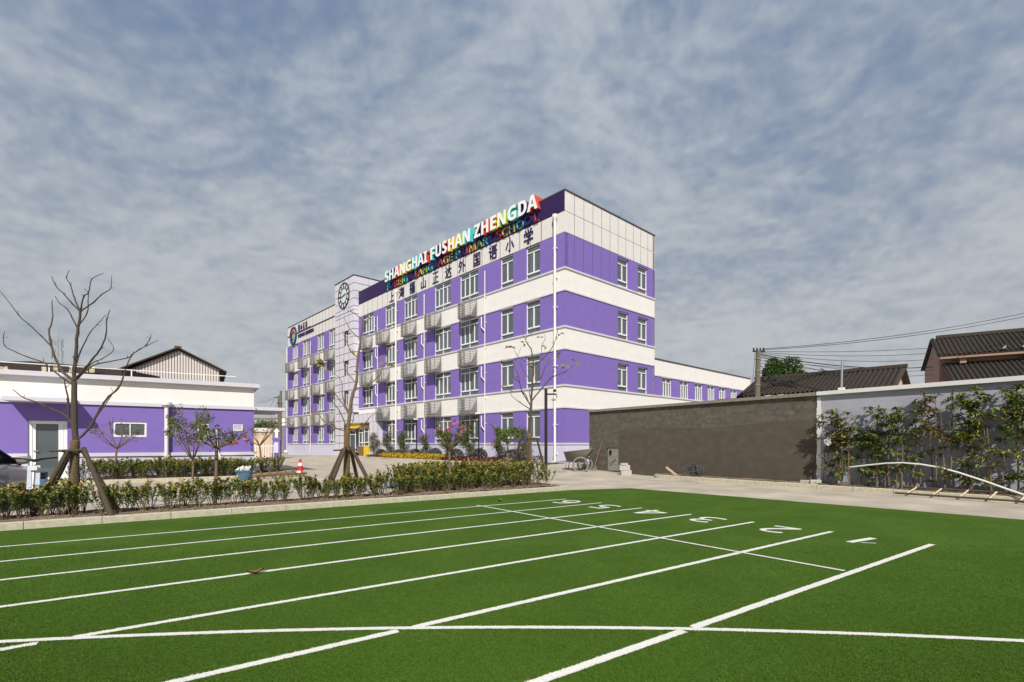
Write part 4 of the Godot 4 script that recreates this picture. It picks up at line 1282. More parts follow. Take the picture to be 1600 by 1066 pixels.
# ---------- things far behind on the left ----------
func backdrop_left() -> void:
	var d := 45.0
	var G := thing("gabled_shed", "tall shed with a white and maroon striped gable and dark roof", "shed", Vector3(at(278, 600, d).x, 0, -d), 0.55)
	var xl := -4.2
	var xr := 3.25
	var apex := 9.9
	var ye := 8.35
	var yl := 7.5
	var st := mb()
	prism(st, PackedVector2Array([Vector2(xl, -0.3), Vector2(xl, yl), Vector2(0, apex), Vector2(xr, ye), Vector2(xr, -0.3)]), -14.0, -0.05)
	st.generate_normals()
	part("walls", st, mat(lin(0.30, 0.17, 0.155)), G)
	var rb := mb()
	var x := xl + 0.1
	while x < xr - 0.1:
		var top := lerpf(yl, apex, clampf((x - xl) / -xl, 0, 1)) if x < 0 else lerpf(apex, ye, x / xr)
		bxr(rb, x, x + 0.15, 3.0, top - 0.12, -0.05, 0.02)
		x += 0.215
	tag(part("cladding_ribs", rb, mat(lin(0.60, 0.575, 0.57), 0.5), G), "", "", "", "stuff")
	for s in [[Vector3(-0.05, apex + 0.12, 0), Vector3(xl - 0.6, yl - 0.05, 0)], [Vector3(0.05, apex + 0.12, 0), Vector3(xr + 0.55, ye - 0.22, 0)]]:
		var dd: Vector3 = s[1] - s[0]
		var rs := mb()
		bx(rs, (s[0] + s[1]) / 2 + Vector3(0, 0, -6.8), Vector3(dd.length(), 0.10, 14.6), Basis(Vector3.BACK, atan2(dd.y, dd.x)))
		part("roof_slope", rs, M.roof_tile, G)
	slab("ridge_cap", G, -0.25, 0.25, apex + 0.12, apex + 0.28, -14, 0.4, M.coping)
	# long dark roof with rooftop characters
	var d2 := 40.0
	var k2 := d2 / F
	var R := thing("long_dark_building", "long low building with a black pitched roof behind the annex", "building", Vector3(0, 0, -d2))
	var rp := mb()
	prism(rp, PackedVector2Array([Vector2(-870 * k2, 5.0), Vector2(-870 * k2, EYE + (HOR - 566.0) * k2), Vector2(-752 * k2, EYE + (HOR - 564.5) * k2), Vector2(-610 * k2, EYE + (HOR - 577.0) * k2), Vector2(-605 * k2, 5.0)]), -6.0, 0.0)
	rp.generate_normals()
	part("roof", rp, mat(lin(0.035, 0.026, 0.024), 0.7), R)
	slab("wall", R, -870 * k2, -606 * k2, -0.3, 4.99, -5.9, -0.1, M.cream)
	var RS := thing("rooftop_sign", "row of small cream rooftop characters on the long dark building", "sign", Vector3(0, 0, -d2 + 0.5))
	slab("sign_rail", RS, -820 * k2, -630 * k2, 6.98, 7.05, -0.04, 0.0, M.black)
	for q in [["si", 11], ["ji", 19], ["hai", 78], ["da", 96], ["zheng", 120], ["shan", 142], ["guo", 152]]:
		put("character", glyph(q[0], 0.44, 0.50, 0.055, 0.03), mat(lin(0.60, 0.55, 0.38), 0.6), RS, Vector3((q[1] - 800.0) * k2, 7.05, 0))
	slab("sign_post", RS, -818 * k2, -817 * k2, 5.0, 6.98, -0.04, 0.0, M.black)
	slab("sign_post", RS, -632 * k2, -631 * k2, 5.0, 6.98, -0.04, 0.0, M.black)
	# lattice mast
	var mx := at(91.0, 600, 150.0).x
	var T := thing("lattice_mast", "thin grey lattice radio mast with small antennas on the horizon", "mast", Vector3(mx, 0, -150))
	var tm := mb()
	var top := 33.0
	for s in [[-1, -1], [1, -1], [1, 1], [-1, 1]]:
		bar(tm, Vector3(s[0] * 1.0, 0, s[1] * 1.0), Vector3(s[0] * 0.45, top, s[1] * 0.45), 0.10, 5)
	for i in 16:
		var a := 1.0 - 0.55 * i / 16.0
		var y := top * i / 16.0
		bar(tm, Vector3(-a, y, a), Vector3(a, y + 2.0, a), 0.06, 4)
		bar(tm, Vector3(a, y, a), Vector3(-a, y + 2.0, a), 0.06, 4)
		bar(tm, Vector3(-a, y, a), Vector3(a, y, a), 0.06, 4)
	bar(tm, Vector3(0, top, 0), Vector3(0, top + 4.0, 0), 0.06, 5)
	part("tower", tm, M.steel, T)
	for i in 3:
		for s in [-1, 1]:
			slab("antenna", T, s * 1.6 - 0.14, s * 1.6 + 0.14, 23.5 + i * 3.4, 26.0 + i * 3.4, 0.3, 0.6, M.steel)
			slab("bracket", T, minf(s * 0.5, s * 1.46), maxf(s * 0.5, s * 1.46), 24.6 + i * 3.4, 24.75 + i * 3.4, 0.35, 0.5, M.steel)
	# gate beyond the annex
	var gd := 46.0
	var gk := gd / F
	var W := thing("beige_wall", "beige gate wall with a rounded coping beside the purple gate pier", "wall", Vector3(at(414, 700, gd).x, 0, -gd), 0.35)
	slab("wall_panel", W, -1.3, 0.62, -0.2, EYE + (HOR - 675) * gk, -0.3, 0.0, M.cream)
	slab("coping", W, -1.4, 0.66, EYE + (HOR - 675) * gk, EYE + (HOR - 669) * gk, -0.4, 0.1, M.panel)
	for i in 4: slab("groove_strip", W, -1.1 + i * 0.5, -1.06 + i * 0.5, 0.2, 2.3, 0.002, 0.03, M.cream)
	var P := thing("gate_pier", "purple gate pier with a lavender nameplate and white finial", "gate pier", Vector3(at(431.5, 700, 45.0).x, 0, -45.0), 0.3)
	slab("pier", P, -0.30, 0.30, -0.2, 1.78, -0.5, 0.0, M.purple)
	slab("pier_cap", P, -0.36, 0.36, 1.78, 1.98, -0.55, 0.05, M.purple)
	slab("nameplate", P, -0.17, 0.17, 0.55, 1.55, 0.003, 0.03, M.lavender)
	var fn := mb()
	prism(fn, PackedVector2Array([Vector2(-0.12, 1.98), Vector2(-0.12, 2.55), Vector2(-0.27, 2.52), Vector2(0, 2.85), Vector2(0.27, 2.52), Vector2(0.12, 2.55), Vector2(0.12, 1.98)]), -0.3, -0.15)
	fn.generate_normals()
	part("finial", fn, M.frame, P)
	var FN := thing("gate_fence", "white gate fence of thin uprights in front of the beige wall", "fence", Vector3(at(414, 700, 44.0).x, 0, -44.0), 0.25)
	for i in 9: slab("upright", FN, -1.0 + i * 0.21, -0.965 + i * 0.21, 0.0, 1.35, -0.02, 0.015, M.frame)
	slab("rail", FN, -1.02, 0.76, 1.2, 1.25, -0.045, -0.021, M.frame)
	slab("rail", FN, -1.02, 0.76, 0.2, 0.25, -0.045, -0.021, M.frame)
	leafy_tree(Vector3(at(411, 690, 56.0).x, 0, -56.0), 4.3, 1.75, 0.85, "dense_tree", "bushy green tree behind the beige gate wall", [Vector3(0.05, 0.10, 0.012), Vector3(0.08, 0.14, 0.02), Vector3(0.03, 0.06, 0.01)], 1500, 0.20, 29)
	var FB := thing("far_building", "far white and purple building glimpsed behind the utility pole", "building", Vector3(at(443, 690, 85.0).x, 0, -85.0))
	slab("wall", FB, -0.8, 3.0, -0.3, EYE + 40 * 85 / F, -5, 0, M.white)
	slab("purple_band", FB, -0.85, 3.05, 0.4, EYE + 29 * 85 / F, -5.05, 0.05, M.purple)
	var RF := thing("far_shed", "distant shed with a faded red roof beyond the gate", "shed", Vector3(at(402, 690, 75.0).x, 0, -75.0))
	slab("wall", RF, -1.0, 2.2, -0.3, 4.1, -4, -0.1, M.white)
	var rf := put("roof", unit_box(Vector3(4.0, 0.12, 4.6)), mat(lin(0.42, 0.19, 0.14)), RF, Vector3(0.6, 4.35, -2.0))
	rf.rotation = Vector3(0.1, 0, 0.13)
	var FW := thing("far_building", "long pale grey building on the skyline beyond the gate", "building", Vector3(at(425, 690, 120.0).x, 0, -120.0))
	slab("wall", FW, -9.0, 4.5, -0.3, EYE + 40 * 120 / F, -9, 0, mat(lin(0.36, 0.39, 0.42)))
	slab("roof", FW, -9.3, 4.8, EYE + 40 * 120 / F, EYE + 43 * 120 / F, -9.3, 0.3, mat(lin(0.30, 0.28, 0.25)))

# ---------- poles and wires ----------
func wire(a: Vector3, b: Vector3, sag: float, rad: float, label: String) -> void:
	var pts := []
	var rr := []
	for i in 15:
		var t := i / 14.0
		pts.append(a.lerp(b, t) - Vector3.UP * sag * 4.0 * t * (1.0 - t))
		rr.append(rad)
	var o := put("overhead_wire", tubes([[pts, rr]], 5), M.black, self)
	tag(o, label, "wire", "overhead wires")
func poles_and_wires() -> void:
	var dp := 22.8
	var pb := at(1180.5, 700, dp)
	var U := thing("utility_pole", "weathered concrete utility pole with coiled cable behind the cement wall", "utility pole", Vector3(pb.x, 0, pb.z))
	var tip := at(1185, 547, dp) - Vector3(pb.x, 0, pb.z)
	put("pole", tubes([[[Vector3.ZERO, tip * 0.5, tip], [0.155, 0.13, 0.10]]], 12), M.pole, U)
	for t in [0.72, 0.83, 0.93]:
		var c := CylinderMesh.new()
		c.top_radius = 0.125; c.bottom_radius = 0.13; c.height = 0.05
		put("band", c, M.cap, U, tip * t)
	var arm := mb()
	bx(arm, tip + Vector3(0.02, -0.06, 0), Vector3(0.55, 0.06, 0.06))
	for i in 4: bar(arm, tip + Vector3(-0.22 + i * 0.15, -0.03, 0.02), tip + Vector3(-0.22 + i * 0.15, 0.09, 0.02), 0.035, 6)
	part("crossarm", arm, M.black, U)
	var coil := mb()
	for i in 3:
		var tm := TorusMesh.new()
		tm.inner_radius = 0.15 + i * 0.02; tm.outer_radius = 0.18 + i * 0.02; tm.rings = 18; tm.ring_segments = 6
		coil.append_from(tm, 0, Transform3D(Basis(Vector3.RIGHT, PI / 2 + i * 0.1).scaled(Vector3(0.8, 1.2, 1)), tip * 0.79 + Vector3(0.28, -0.05, 0.14)))
	part("cable_coil", coil, M.black, U)
	var boxm := put("junction_box", unit_box(Vector3(0.34, 0.13, 0.13)), M.black, U, tip * 0.79 + Vector3(0.62, -0.1, 0.1))
	boxm.rotation.z = -0.5
	var p0 := Vector3(pb.x, 0, pb.z) + tip
	var hw := Vector3(22.1, 0, -26.2)
	wire(p0 + Vector3(0.2, 0.05, 0), Vector3(27.5, 8.35, -24.0), 0.35, 0.012, "thin overhead wire passing above the pink house, upper of two")
	wire(p0 + Vector3(0.1, 0.0, 0), Vector3(27.5, 8.15, -24.0), 0.35, 0.012, "thin overhead wire passing above the pink house, lower of two")
	var ends := [6.45, 6.18, 5.85, 5.45, 5.30, 5.05]
	var txt := ["topmost", "second", "third", "fourth", "fifth", "lowest"]
	for i in 6: wire(p0 + Vector3(0.12, -0.06 - 0.05 * i, 0), hw + Vector3(0, ends[i], 0), 0.10 + 0.06 * i, 0.011 if i != 3 else 0.022, "dark wire from the concrete pole to the pink house, %s of six" % txt[i])
	for i in 3: wire(p0 + Vector3(0.1, -0.35 - 0.12 * i, 0), Vector3(17.8 + i * 0.4, 4.95 - 0.1 * i, -23.5), 0.15 + 0.1 * i, 0.010, "dark wire from the concrete pole down to the low roof, %s of three" % ["upper", "middle", "lower"][i])
	wire(p0 + Vector3(-0.15, -0.1, 0), Vector3(pb.x - 0.3, 2.6, pb.z + 0.1), 0.0, 0.009, "thin cable hanging down beside the concrete pole")
	# cable bundle lying on the low roof
	var cb := thing("cable_bundle", "tangled black cable bundle lying across the low tiled roof", "cable", at(1222, 596, 22.4))
	var r := RandomNumberGenerator.new(); r.seed = 9
	var list := []
	for k in 7:
		var pts := []
		var rr := []
		for i in 9:
			pts.append(Vector3(-0.65 + i * 0.16 + r.randf_range(-0.06, 0.06), 0.15 * sin(i * 1.1 + k) - 0.02 * i + r.randf_range(-0.05, 0.05), r.randf_range(-0.06, 0.06)))
			rr.append(0.02)
		list.append([pts, rr])
	var far := []
	for i in 8: far.append(Vector3(0.5 + i * 0.22, -0.12 - 0.05 * i, 0.0))
	list.append([far, [0.02, 0.02, 0.02, 0.02, 0.02, 0.03, 0.05, 0.02]])
	put("cable", tubes(list, 5), M.black, cb)
	wire(p0 + Vector3(0.1, -0.7, 0), at(1210, 594, 22.4), 0.05, 0.014, "short thick cable from the pole to the bundle on the roof")
	# pole by the school
	var q := Vector3(at(437, 700, 46.5).x, 0, -46.5)
	var V := thing("utility_pole", "slim brown concrete pole with black and yellow stripes at its foot", "utility pole", q)
	put("pole", tubes([[[Vector3.ZERO, Vector3(0.05, 3.2, 0), Vector3(0.10, 6.35, 0)], [0.15, 0.13, 0.10]]], 10), M.pole, V)
	for i in 6:
		var c := CylinderMesh.new()
		c.top_radius = 0.16; c.bottom_radius = 0.16; c.height = 0.145
		var o := put("stripe", c, M.yellow if i % 2 else M.black, V, Vector3(0, 0.28 + i * 0.15, 0))
		o.rotation.z = 0.0
	slab("bracket", V, -0.2, 0.3, 5.15, 5.22, -0.05, 0.05, M.black)
	var q2 := Vector3(at(435, 700, 70).x, 0, -70)
	var V2 := thing("utility_pole", "thin far utility pole with a crossarm behind the striped one", "utility pole", q2)
	put("pole", tubes([[[Vector3.ZERO, Vector3(0, 8.2, 0)], [0.14, 0.10]]], 8), M.pole, V2)
	slab("crossarm", V2, -0.55, 0.1, 7.9, 8.0, -0.05, 0.05, M.black)
	wire(q2 + Vector3(-0.4, 8.0, 0), Vector3(-31.5, 6.6, -62), 0.2, 0.02, "thin wire from the far pole toward the annex roof")
	wire(q2 + Vector3(-0.5, 7.9, 0), q2 + Vector3(-1.6, 5.6, 0.2), 0.05, 0.02, "slanting stay wire of the far pole, longer one")
	wire(q2 + Vector3(-0.1, 7.3, 0), q2 + Vector3(-1.1, 5.4, 0.2), 0.05, 0.02, "slanting stay wire of the far pole, shorter one")
	wire(q + Vector3(0.1, 5.2, 0), sch(Vector3(-47.4, 5.6, 0.1)), 0.1, 0.015, "thin wire from the striped pole to the school's far end")

# ---------- plants ----------
func leaf(st: SurfaceTool, p: Vector3, dir: Vector3, nrm: Vector3, l: float, w: float, c: Color) -> void:
	var side := dir.cross(nrm).normalized()
	var up := side.cross(dir).normalized()
	st.set_color(c)
	var m := p + dir * l * 0.5 + up * l * 0.06
	var a := p + dir * l * 0.45 + side * w * 0.5 + up * l * 0.13
	var b := p + dir * l * 0.45 - side * w * 0.5 + up * l * 0.13
	var t := p + dir * l - up * l * 0.10
	tri(st, p, a, m); tri(st, a, t, m); tri(st, p, m, b); tri(st, m, t, b)
func rand_dir(r: RandomNumberGenerator) -> Vector3:
	return Vector3(r.randfn(), r.randfn(), r.randfn()).normalized()
func pick(r: RandomNumberGenerator, pal: Array) -> Color:
	var a: Vector3 = pal[r.randi() % pal.size()]
	var k := r.randf_range(0.75, 1.25)
	return Color(a.x * k, a.y * k, a.z * k)
func shrub_meshes(r: RandomNumberGenerator, h: float, spread: float, stems: int, per: int, l: float, w: float, pal: Array, tips: Array, bare: float) -> Array:
	var wood := []
	var lf := mb()
	for s in stems:
		var a := r.randf() * TAU
		var reach := spread * sqrt(r.randf())
		var base := Vector3(cos(a), 0, sin(a)) * spread * 0.18 * r.randf()
		var top := Vector3(cos(a) * reach, h * r.randf_range(0.72, 1.0), sin(a) * reach)
		var mid := base.lerp(top, 0.5) + rand_dir(r) * 0.04
		wood.append([[base, mid, top], [0.006, 0.0045, 0.0025]])
		for i in per:
			var t := bare + (1.0 - bare) * sqrt(r.randf())
			var p := base.lerp(mid, t * 2) if t < 0.5 else mid.lerp(top, t * 2 - 1)
			var out := (rand_dir(r) * Vector3(1, 0.35, 1) + Vector3(0, 0.25 + 0.35 * t, 0)).normalized()
			leaf(lf, p, out, (Vector3.UP + rand_dir(r) * 0.5).normalized(), l * r.randf_range(0.7, 1.2), w * r.randf_range(0.8, 1.2), pick(r, tips if t > 0.88 and r.randf() < 0.7 else pal))
	lf.generate_normals()
	return [tubes(wood, 4), lf.commit()]
func oval_shrub(r: RandomNumberGenerator, h: float, rad: float, n: int, pal: Array) -> Array:
	var lf := mb()
	var wood := []
	var clumps := []
	for i in 13:
		var t := 0.30 + 0.66 * i / 12.0
		var a := r.randf() * TAU
		var reach := rad * sin(PI * clampf((t - 0.12) / 0.96, 0.0, 1.0)) * r.randf_range(0.3, 0.85)
		var c := Vector3(cos(a) * reach, h * t, sin(a) * reach)
		clumps.append(c)
		wood.append([[Vector3(0, h * t * 0.5, 0), c], [0.012, 0.004]])
	wood.append([[Vector3.ZERO, Vector3(0.02, h * 0.5, 0), Vector3(0, h * 0.9, 0)], [0.025, 0.018, 0.006]])
	for i in n:
		var c: Vector3 = clumps[r.randi() % clumps.size()]
		var dd := rand_dir(r)
		leaf(lf, c + dd * rad * 0.48 * pow(r.randf(), 0.5), (dd + rand_dir(r) * 0.8 + Vector3(0, 0.3, 0)).normalized(), (Vector3.UP + rand_dir(r) * 0.8).normalized(), r.randf_range(0.08, 0.14), 0.055, pick(r, pal))
	lf.generate_normals()
	return [tubes(wood, 5), lf.commit()]
func place_shrub(set_: Array, called: String, label: String, group: String, p: Vector3, turn: float, sc: float) -> void:
	var o := thing(called, label, "shrub", p, turn, group)
	o.scale = Vector3(sc, sc * (0.92 + 0.16 * fposmod(turn * 7.3, 1.0)), sc)
	put("stems", set_[0], M.bark_pale, o)
	put("foliage", set_[1], M.leaf, o)
func beds() -> void:
	var r := RandomNumberGenerator.new(); r.seed = 41
	var pal := [Vector3(0.098, 0.138, 0.025), Vector3(0.155, 0.201, 0.039), Vector3(0.230, 0.270, 0.057), Vector3(0.127, 0.172, 0.039)]
	var tips := [Vector3(0.36, 0.28, 0.065), Vector3(0.30, 0.31, 0.065), Vector3(0.34, 0.19, 0.07)]
	var v := []
	for i in 5: v.append(shrub_meshes(r, 0.53, 0.28, 8, 34, 0.08, 0.030, pal, tips, 0.24))
	var dense := []
	for i in 4: dense.append(shrub_meshes(r, 0.74, 0.36, 10, 42, 0.085, 0.036, pal, tips, 0.12))
	var kd := Vector2(0.814, 0.582)
	var n2 := Vector2(-0.582, 0.814)
	var k0 := Vector2(1.63, 15.17)
	var d := 5.0
	while d < 14.5:
		for row in 2:
			var p := k0 - kd * (d + r.randf_range(-0.10, 0.10) + row * 0.17) + n2 * (0.50 + row * 0.38 + r.randf_range(-0.07, 0.07))
			place_shrub(v[r.randi() % 5], "hedge_shrub", "leafy young shrub in the thin hedge row beside the lawn kerb", "young shrubs in the thin hedge along the lawn", Vector3(p.x, 0.10, -p.y), r.randf() * TAU, r.randf_range(0.8, 1.15) * (1.0 if d < 11 else 1.1))
		d += 0.25 if d < 11.3 else 0.22
	var x := 0.35
	while x < 5.0:
		var z := 0.48
		while z < minf(3.7, 1.0 + (5.4 - x) * 1.4):
			var p := k0 - kd * (x + r.randf_range(-0.1, 0.1)) + n2 * (z + r.randf_range(-0.1, 0.1))
			place_shrub(v[r.randi() % 5] if z < 0.5 else dense[r.randi() % 4], "hedge_shrub", "leafy shrub in the thick hedge block at the kerb's end", "shrubs of the thick hedge block", Vector3(p.x, 0.10, -p.y), r.randf() * TAU, r.randf_range(0.88, 1.1))
			z += 0.46
		x += 0.43
	# back bed before the annex
	var bed := PackedVector2Array([Vector2(-15.6, 17.2), Vector2(-14.9, 17.45), Vector2(-11.05, 19.9), Vector2(-10.45, 24.3), Vector2(-11.9, 23.3), Vector2(-16.6, 20.25)])
	tag(put("annex_bed_soil", soil_mesh(bed, 0.09, r), M.soil, self), "soil of the hedge bed in front of the annex", "", "", "structure")
	var kb := Node3D.new(); kb.name = "annex_kerb"; add_child(kb)
	tag(kb, "pale kerb of the hedge bed in front of the annex", "", "", "structure")
	for s in [[bed[0], bed[1]], [bed[1], bed[2]], [bed[2], bed[3]]]:
		var dv: Vector2 = s[1] - s[0]
		var n := maxi(1, int(round(dv.length())))
		var km := bevel_box(Vector3(dv.length() / n - 0.008, 0.26, 0.12), 0.012)
		for i in n:
			var p: Vector2 = s[0] + dv * ((i + 0.5) / n)
			put("kerb_stone", km, M.kerb, kb, Vector3(p.x, 0, -p.y)).rotation.y = atan2(dv.y, dv.x)
	var gx := -16.5
	while gx < -10.4:
		var gz := 17.2
		while gz < 24.2:
			var p := Vector2(gx + r.randf_range(-0.14, 0.14), gz + r.randf_range(-0.14, 0.14))
			if Geometry2D.is_point_in_polygon(p, bed) and Geometry2D.is_point_in_polygon(p + Vector2(0.12, -0.25), bed) and Geometry2D.is_point_in_polygon(p + Vector2(0.3, 0), bed):
				place_shrub(dense[r.randi() % 4], "hedge_shrub", "bushy shrub in the hedge in front of the purple annex", "shrubs of the hedge before the annex", Vector3(p.x, 0.07, -p.y), r.randf() * TAU, r.randf_range(0.88, 1.12))
			gz += 0.5
		gx += 0.5
	# planting along the school
	var soil := PackedVector2Array()
	for q in [[-21.8, 0.05], [-21.8, 1.6], [-19.0, 2.5], [-12.0, 3.0], [-4.0, 3.2], [0.2, 2.6], [0.2, 0.05]]:
		var w := sch(Vector3(q[0], 0, q[1]))
		soil.append(Vector2(w.x, -w.z))
	tag(put("school_bed_soil", soil_mesh(soil, 0.29, r), M.soil_pale if M.has("soil_pale") else M.soil, self), "raised soil of the flower bed along the school", "", "", "structure")
	var sk := Node3D.new(); sk.name = "school_kerb"; add_child(sk)
	tag(sk, "low kerb of the flower bed along the school", "", "", "structure")
	for s in [[Vector2(-21.9, 1.6), Vector2(-19.0, 2.55)], [Vector2(-19.0, 2.55), Vector2(-12.0, 3.05)], [Vector2(-12.0, 3.05), Vector2(-4.0, 3.25)], [Vector2(-4.0, 3.25), Vector2(0.3, 2.65)]]:
		var dv: Vector2 = s[1] - s[0]
		var n := maxi(1, int(round(dv.length())))
		var km := bevel_box(Vector3(dv.length() / n - 0.01, 0.5, 0.12), 0.012)
		for i in n:
			var p: Vector2 = s[0] + dv * ((i + 0.5) / n)
			put("kerb_stone", km, M.kerb, sk, sch(Vector3(p.x, 0.08, p.y))).rotation.y = TURN - atan2(dv.y, dv.x)
	var up := []
	var upl := [Vector3(0.075, 0.105, 0.03), Vector3(0.125, 0.15, 0.045), Vector3(0.17, 0.17, 0.06), Vector3(0.065, 0.085, 0.028)]
	for i in 3: up.append(oval_shrub(r, 2.0, 0.55, 1500, upl))
	var tall := ["nearest the entrance", "second from the entrance", "third from the entrance", "fourth from the entrance", "behind the pink flowering tree", "third from the corner downpipe", "second from the corner downpipe", "nearest the corner downpipe"]
	var px := [585, 606, 631, 664, 698, 732, 779, 817]
	for i in 8:
		place_shrub(up[i % 3], "upright_shrub", "tall upright dark shrub along the school, %s" % tall[i], "tall shrubs along the school", sch(Vector3(sx_of(px[i], 1.1), 0.27, 1.1)), r.randf() * TAU, 0.95 + 0.08 * (i % 3))
	var balls := []
	var bpl := [Vector3(0.05, 0.05, 0.026), Vector3(0.075, 0.062, 0.036), Vector3(0.04, 0.05, 0.022), Vector3(0.09, 0.065, 0.045)]
	for i in 2:
		var lf := mb()
		for n in 1500:
			var dd := rand_dir(r)
			dd.y = absf(dd.y) * 1.0 - 0.12
			var p := dd * Vector3(0.52, 0.50, 0.52) * pow(r.randf(), 0.25) + Vector3(0, 0.36, 0)
			leaf(lf, p, (dd + rand_dir(r) * 0.7).normalized(), rand_dir(r), 0.07, 0.035, pick(r, bpl))
		lf.generate_normals()
		balls.append([tubes([[[Vector3.ZERO, Vector3(0.02, 0.5, 0)], [0.03, 0.015]]], 5), lf.commit()])
	var bx_ := [596, 622, 649, 680, 713, 749, 800]
	var bt := ["first", "second", "third", "fourth", "fifth", "sixth", "seventh"]
	for i in 7: place_shrub(balls[i % 2], "ball_shrub", "clipped dark round bush along the school, %s from the entrance" % bt[i], "clipped round bushes along the school", sch(Vector3(sx_of(bx_[i], 1.7), 0.28, 1.7)), r.randf() * TAU, 0.9 + 0.15 * float(i) / 7)
	cover("flower_bed", "strip of yellow flowers in the bed along the school", "flowers", -17.0, -9.3, 1.95, 2.95, 0.42, 3200, [Vector3(0.60, 0.36, 0.01), Vector3(0.50, 0.30, 0.01), Vector3(0.10, 0.11, 0.02), Vector3(0.62, 0.42, 0.02)], r)
	cover("ground_cover", "dark red ground cover in the bed along the school", "ground cover", -9.0, -2.6, 2.0, 2.75, 0.20, 2400, [Vector3(0.14, 0.018, 0.016), Vector3(0.09, 0.015, 0.014), Vector3(0.18, 0.03, 0.02)], r)
	cover("ground_cover", "olive brown ground cover beside the yellow flowers", "ground cover", -21.0, -17.2, 1.4, 2.3, 0.20, 1500, [Vector3(0.13, 0.085, 0.03), Vector3(0.10, 0.09, 0.03), Vector3(0.16, 0.09, 0.035)], r)
	cover("ground_cover", "green ground cover near the corner downpipe", "ground cover", -2.5, -0.9, 1.6, 2.6, 0.16, 700, [Vector3(0.05, 0.08, 0.015), Vector3(0.07, 0.09, 0.02)], r)
	cover("ground_cover", "low dark leafy growth at the school's foot", "ground cover", -20.5, -0.8, 0.5, 1.2, 0.42, 3200, [Vector3(0.035, 0.05, 0.015), Vector3(0.05, 0.055, 0.02), Vector3(0.04, 0.035, 0.02)], r)
func cover(called: String, label: String, cat: String, x0: float, x1: float, z0: float, z1: float, h: float, n: int, pal: Array, r: RandomNumberGenerator) -> void:
	var st := mb()
	for i in n:
		var t := r.randf()
		var p := sch(Vector3(lerpf(x0, x1, t), 0.28 + h * sqrt(r.randf()) * (0.75 + 0.25 * sin(t * 40.0)), lerpf(z0, z1, r.randf())))
		leaf(st, p, (rand_dir(r) + Vector3(0, 0.5, 0)).normalized(), rand_dir(r), 0.11, 0.06, pick(r, pal))
	st.generate_normals()
	tag(part(called, st, M.leaf, self), label, cat, "", "stuff")
func leafy_tree(base: Vector3, h: float, rad: float, half: float, called: String, label: String, pal: Array, n: int, l: float, sd: int) -> void:
	var r := RandomNumberGenerator.new(); r.seed = sd
	var o := thing(called, label, "tree", base)
	var limbs := [[[Vector3.ZERO, Vector3(0.05, h - half * 1.6, 0), Vector3(0, h - half * 0.4, 0)], [rad * 0.08, rad * 0.06, 0.01]]]
	var clumps := []
	for i in 14:
		var dd := rand_dir(r)
		var c := Vector3(0, h - half, 0) + dd * Vector3(rad, half, rad) * r.randf_range(0.35, 0.72)
		clumps.append([c, rad * r.randf_range(0.24, 0.42)])
		limbs.append([[Vector3(0.03, h - half * 1.6, 0), c], [rad * 0.03, 0.008]])
	put("trunk", tubes(limbs, 5), M.bark, o)
	var lf := mb()
	for i in n:
		var c: Array = clumps[r.randi() % clumps.size()]
		var dd := rand_dir(r)
		leaf(lf, c[0] + dd * c[1] * pow(r.randf(), 0.4) * Vector3(1, 0.8, 1), (dd + rand_dir(r) * 0.6).normalized(), (Vector3.UP + rand_dir(r)).normalized(), l * r.randf_range(0.7, 1.3), l * 0.5, pick(r, pal))
	lf.generate_normals()
	put("crown", lf.commit(), M.leaf, o)
func branches(spec: Array, d: float, base: Vector3, r: RandomNumberGenerator, wob: float, built: Array, thin := 0.78) -> Array:
	# spec: [lean toward the camera, radius at start, radius at end, x, y, x, y, ...]; a branch starts at the distance of the one it grows from
	var out := []
	for s in spec:
		var pts := []
		var rr := []
		var n: int = (s.size() - 3) / 2
		var d0 := d
		var best := 1e9
		var snap := Vector2(s[3], s[4])
		for b in built:
			var q := Vector2(s[3] - b.x, s[4] - b.y)
			if q.length_squared() < best:
				best = q.length_squared()
				d0 = b.z
				snap = Vector2(b.x, b.y)
		for i in n:
			var t := float(i) / (n - 1)
			var dd: float = d0 - s[0] * t
			var w := Vector2(r.randf_range(-1, 1), r.randf_range(-1, 1)) * wob * (1.0 if i > 0 else 0.0)
			pts.append(at(s[3 + i * 2] + w.x, s[4 + i * 2] + w.y, dd) - base if i > 0 else at(snap.x, snap.y, dd) - base)
			rr.append(lerpf(s[1], s[2], t) * (thin if s[1] < 0.05 else 1.0))
			if i > 0:
				for k in 6: built.append(Vector3(lerpf(s[1 + i * 2], s[3 + i * 2], (k + 1) / 6.0), lerpf(s[2 + i * 2], s[4 + i * 2], (k + 1) / 6.0), lerpf(d0 - s[0] * (i - 1.0) / (n - 1), dd, (k + 1) / 6.0)))
		var fine := []
		var fr := []
		for i in n - 1:
			var pa: Vector3 = pts[maxi(i - 1, 0)]
			var pd: Vector3 = pts[mini(i + 2, n - 1)]
			for k in 4:
				fine.append(pts[i].cubic_interpolate(pts[i + 1], pa, pd, k / 4.0) + (rand_dir(r) * s[1] * 0.16 if i + k > 0 else Vector3.ZERO))
				fr.append(lerpf(rr[i], rr[i + 1], k / 4.0) * (1.0 if k else 1.14))
		fine.append(pts[n - 1])
		fr.append(rr[n - 1])
		out.append([fine, fr])
		if s[1] < 0.05:                                             # buds and short spurs at the nodes
			for i in range(1, n - 1):
				if r.randf() < 0.6:
					var sp := rand_dir(r) * r.randf_range(0.03, 0.09) + Vector3(0, 0.03, 0)
					out.append([[pts[i], pts[i] + sp], [rr[i] * 0.7, 0.003]])
	return out
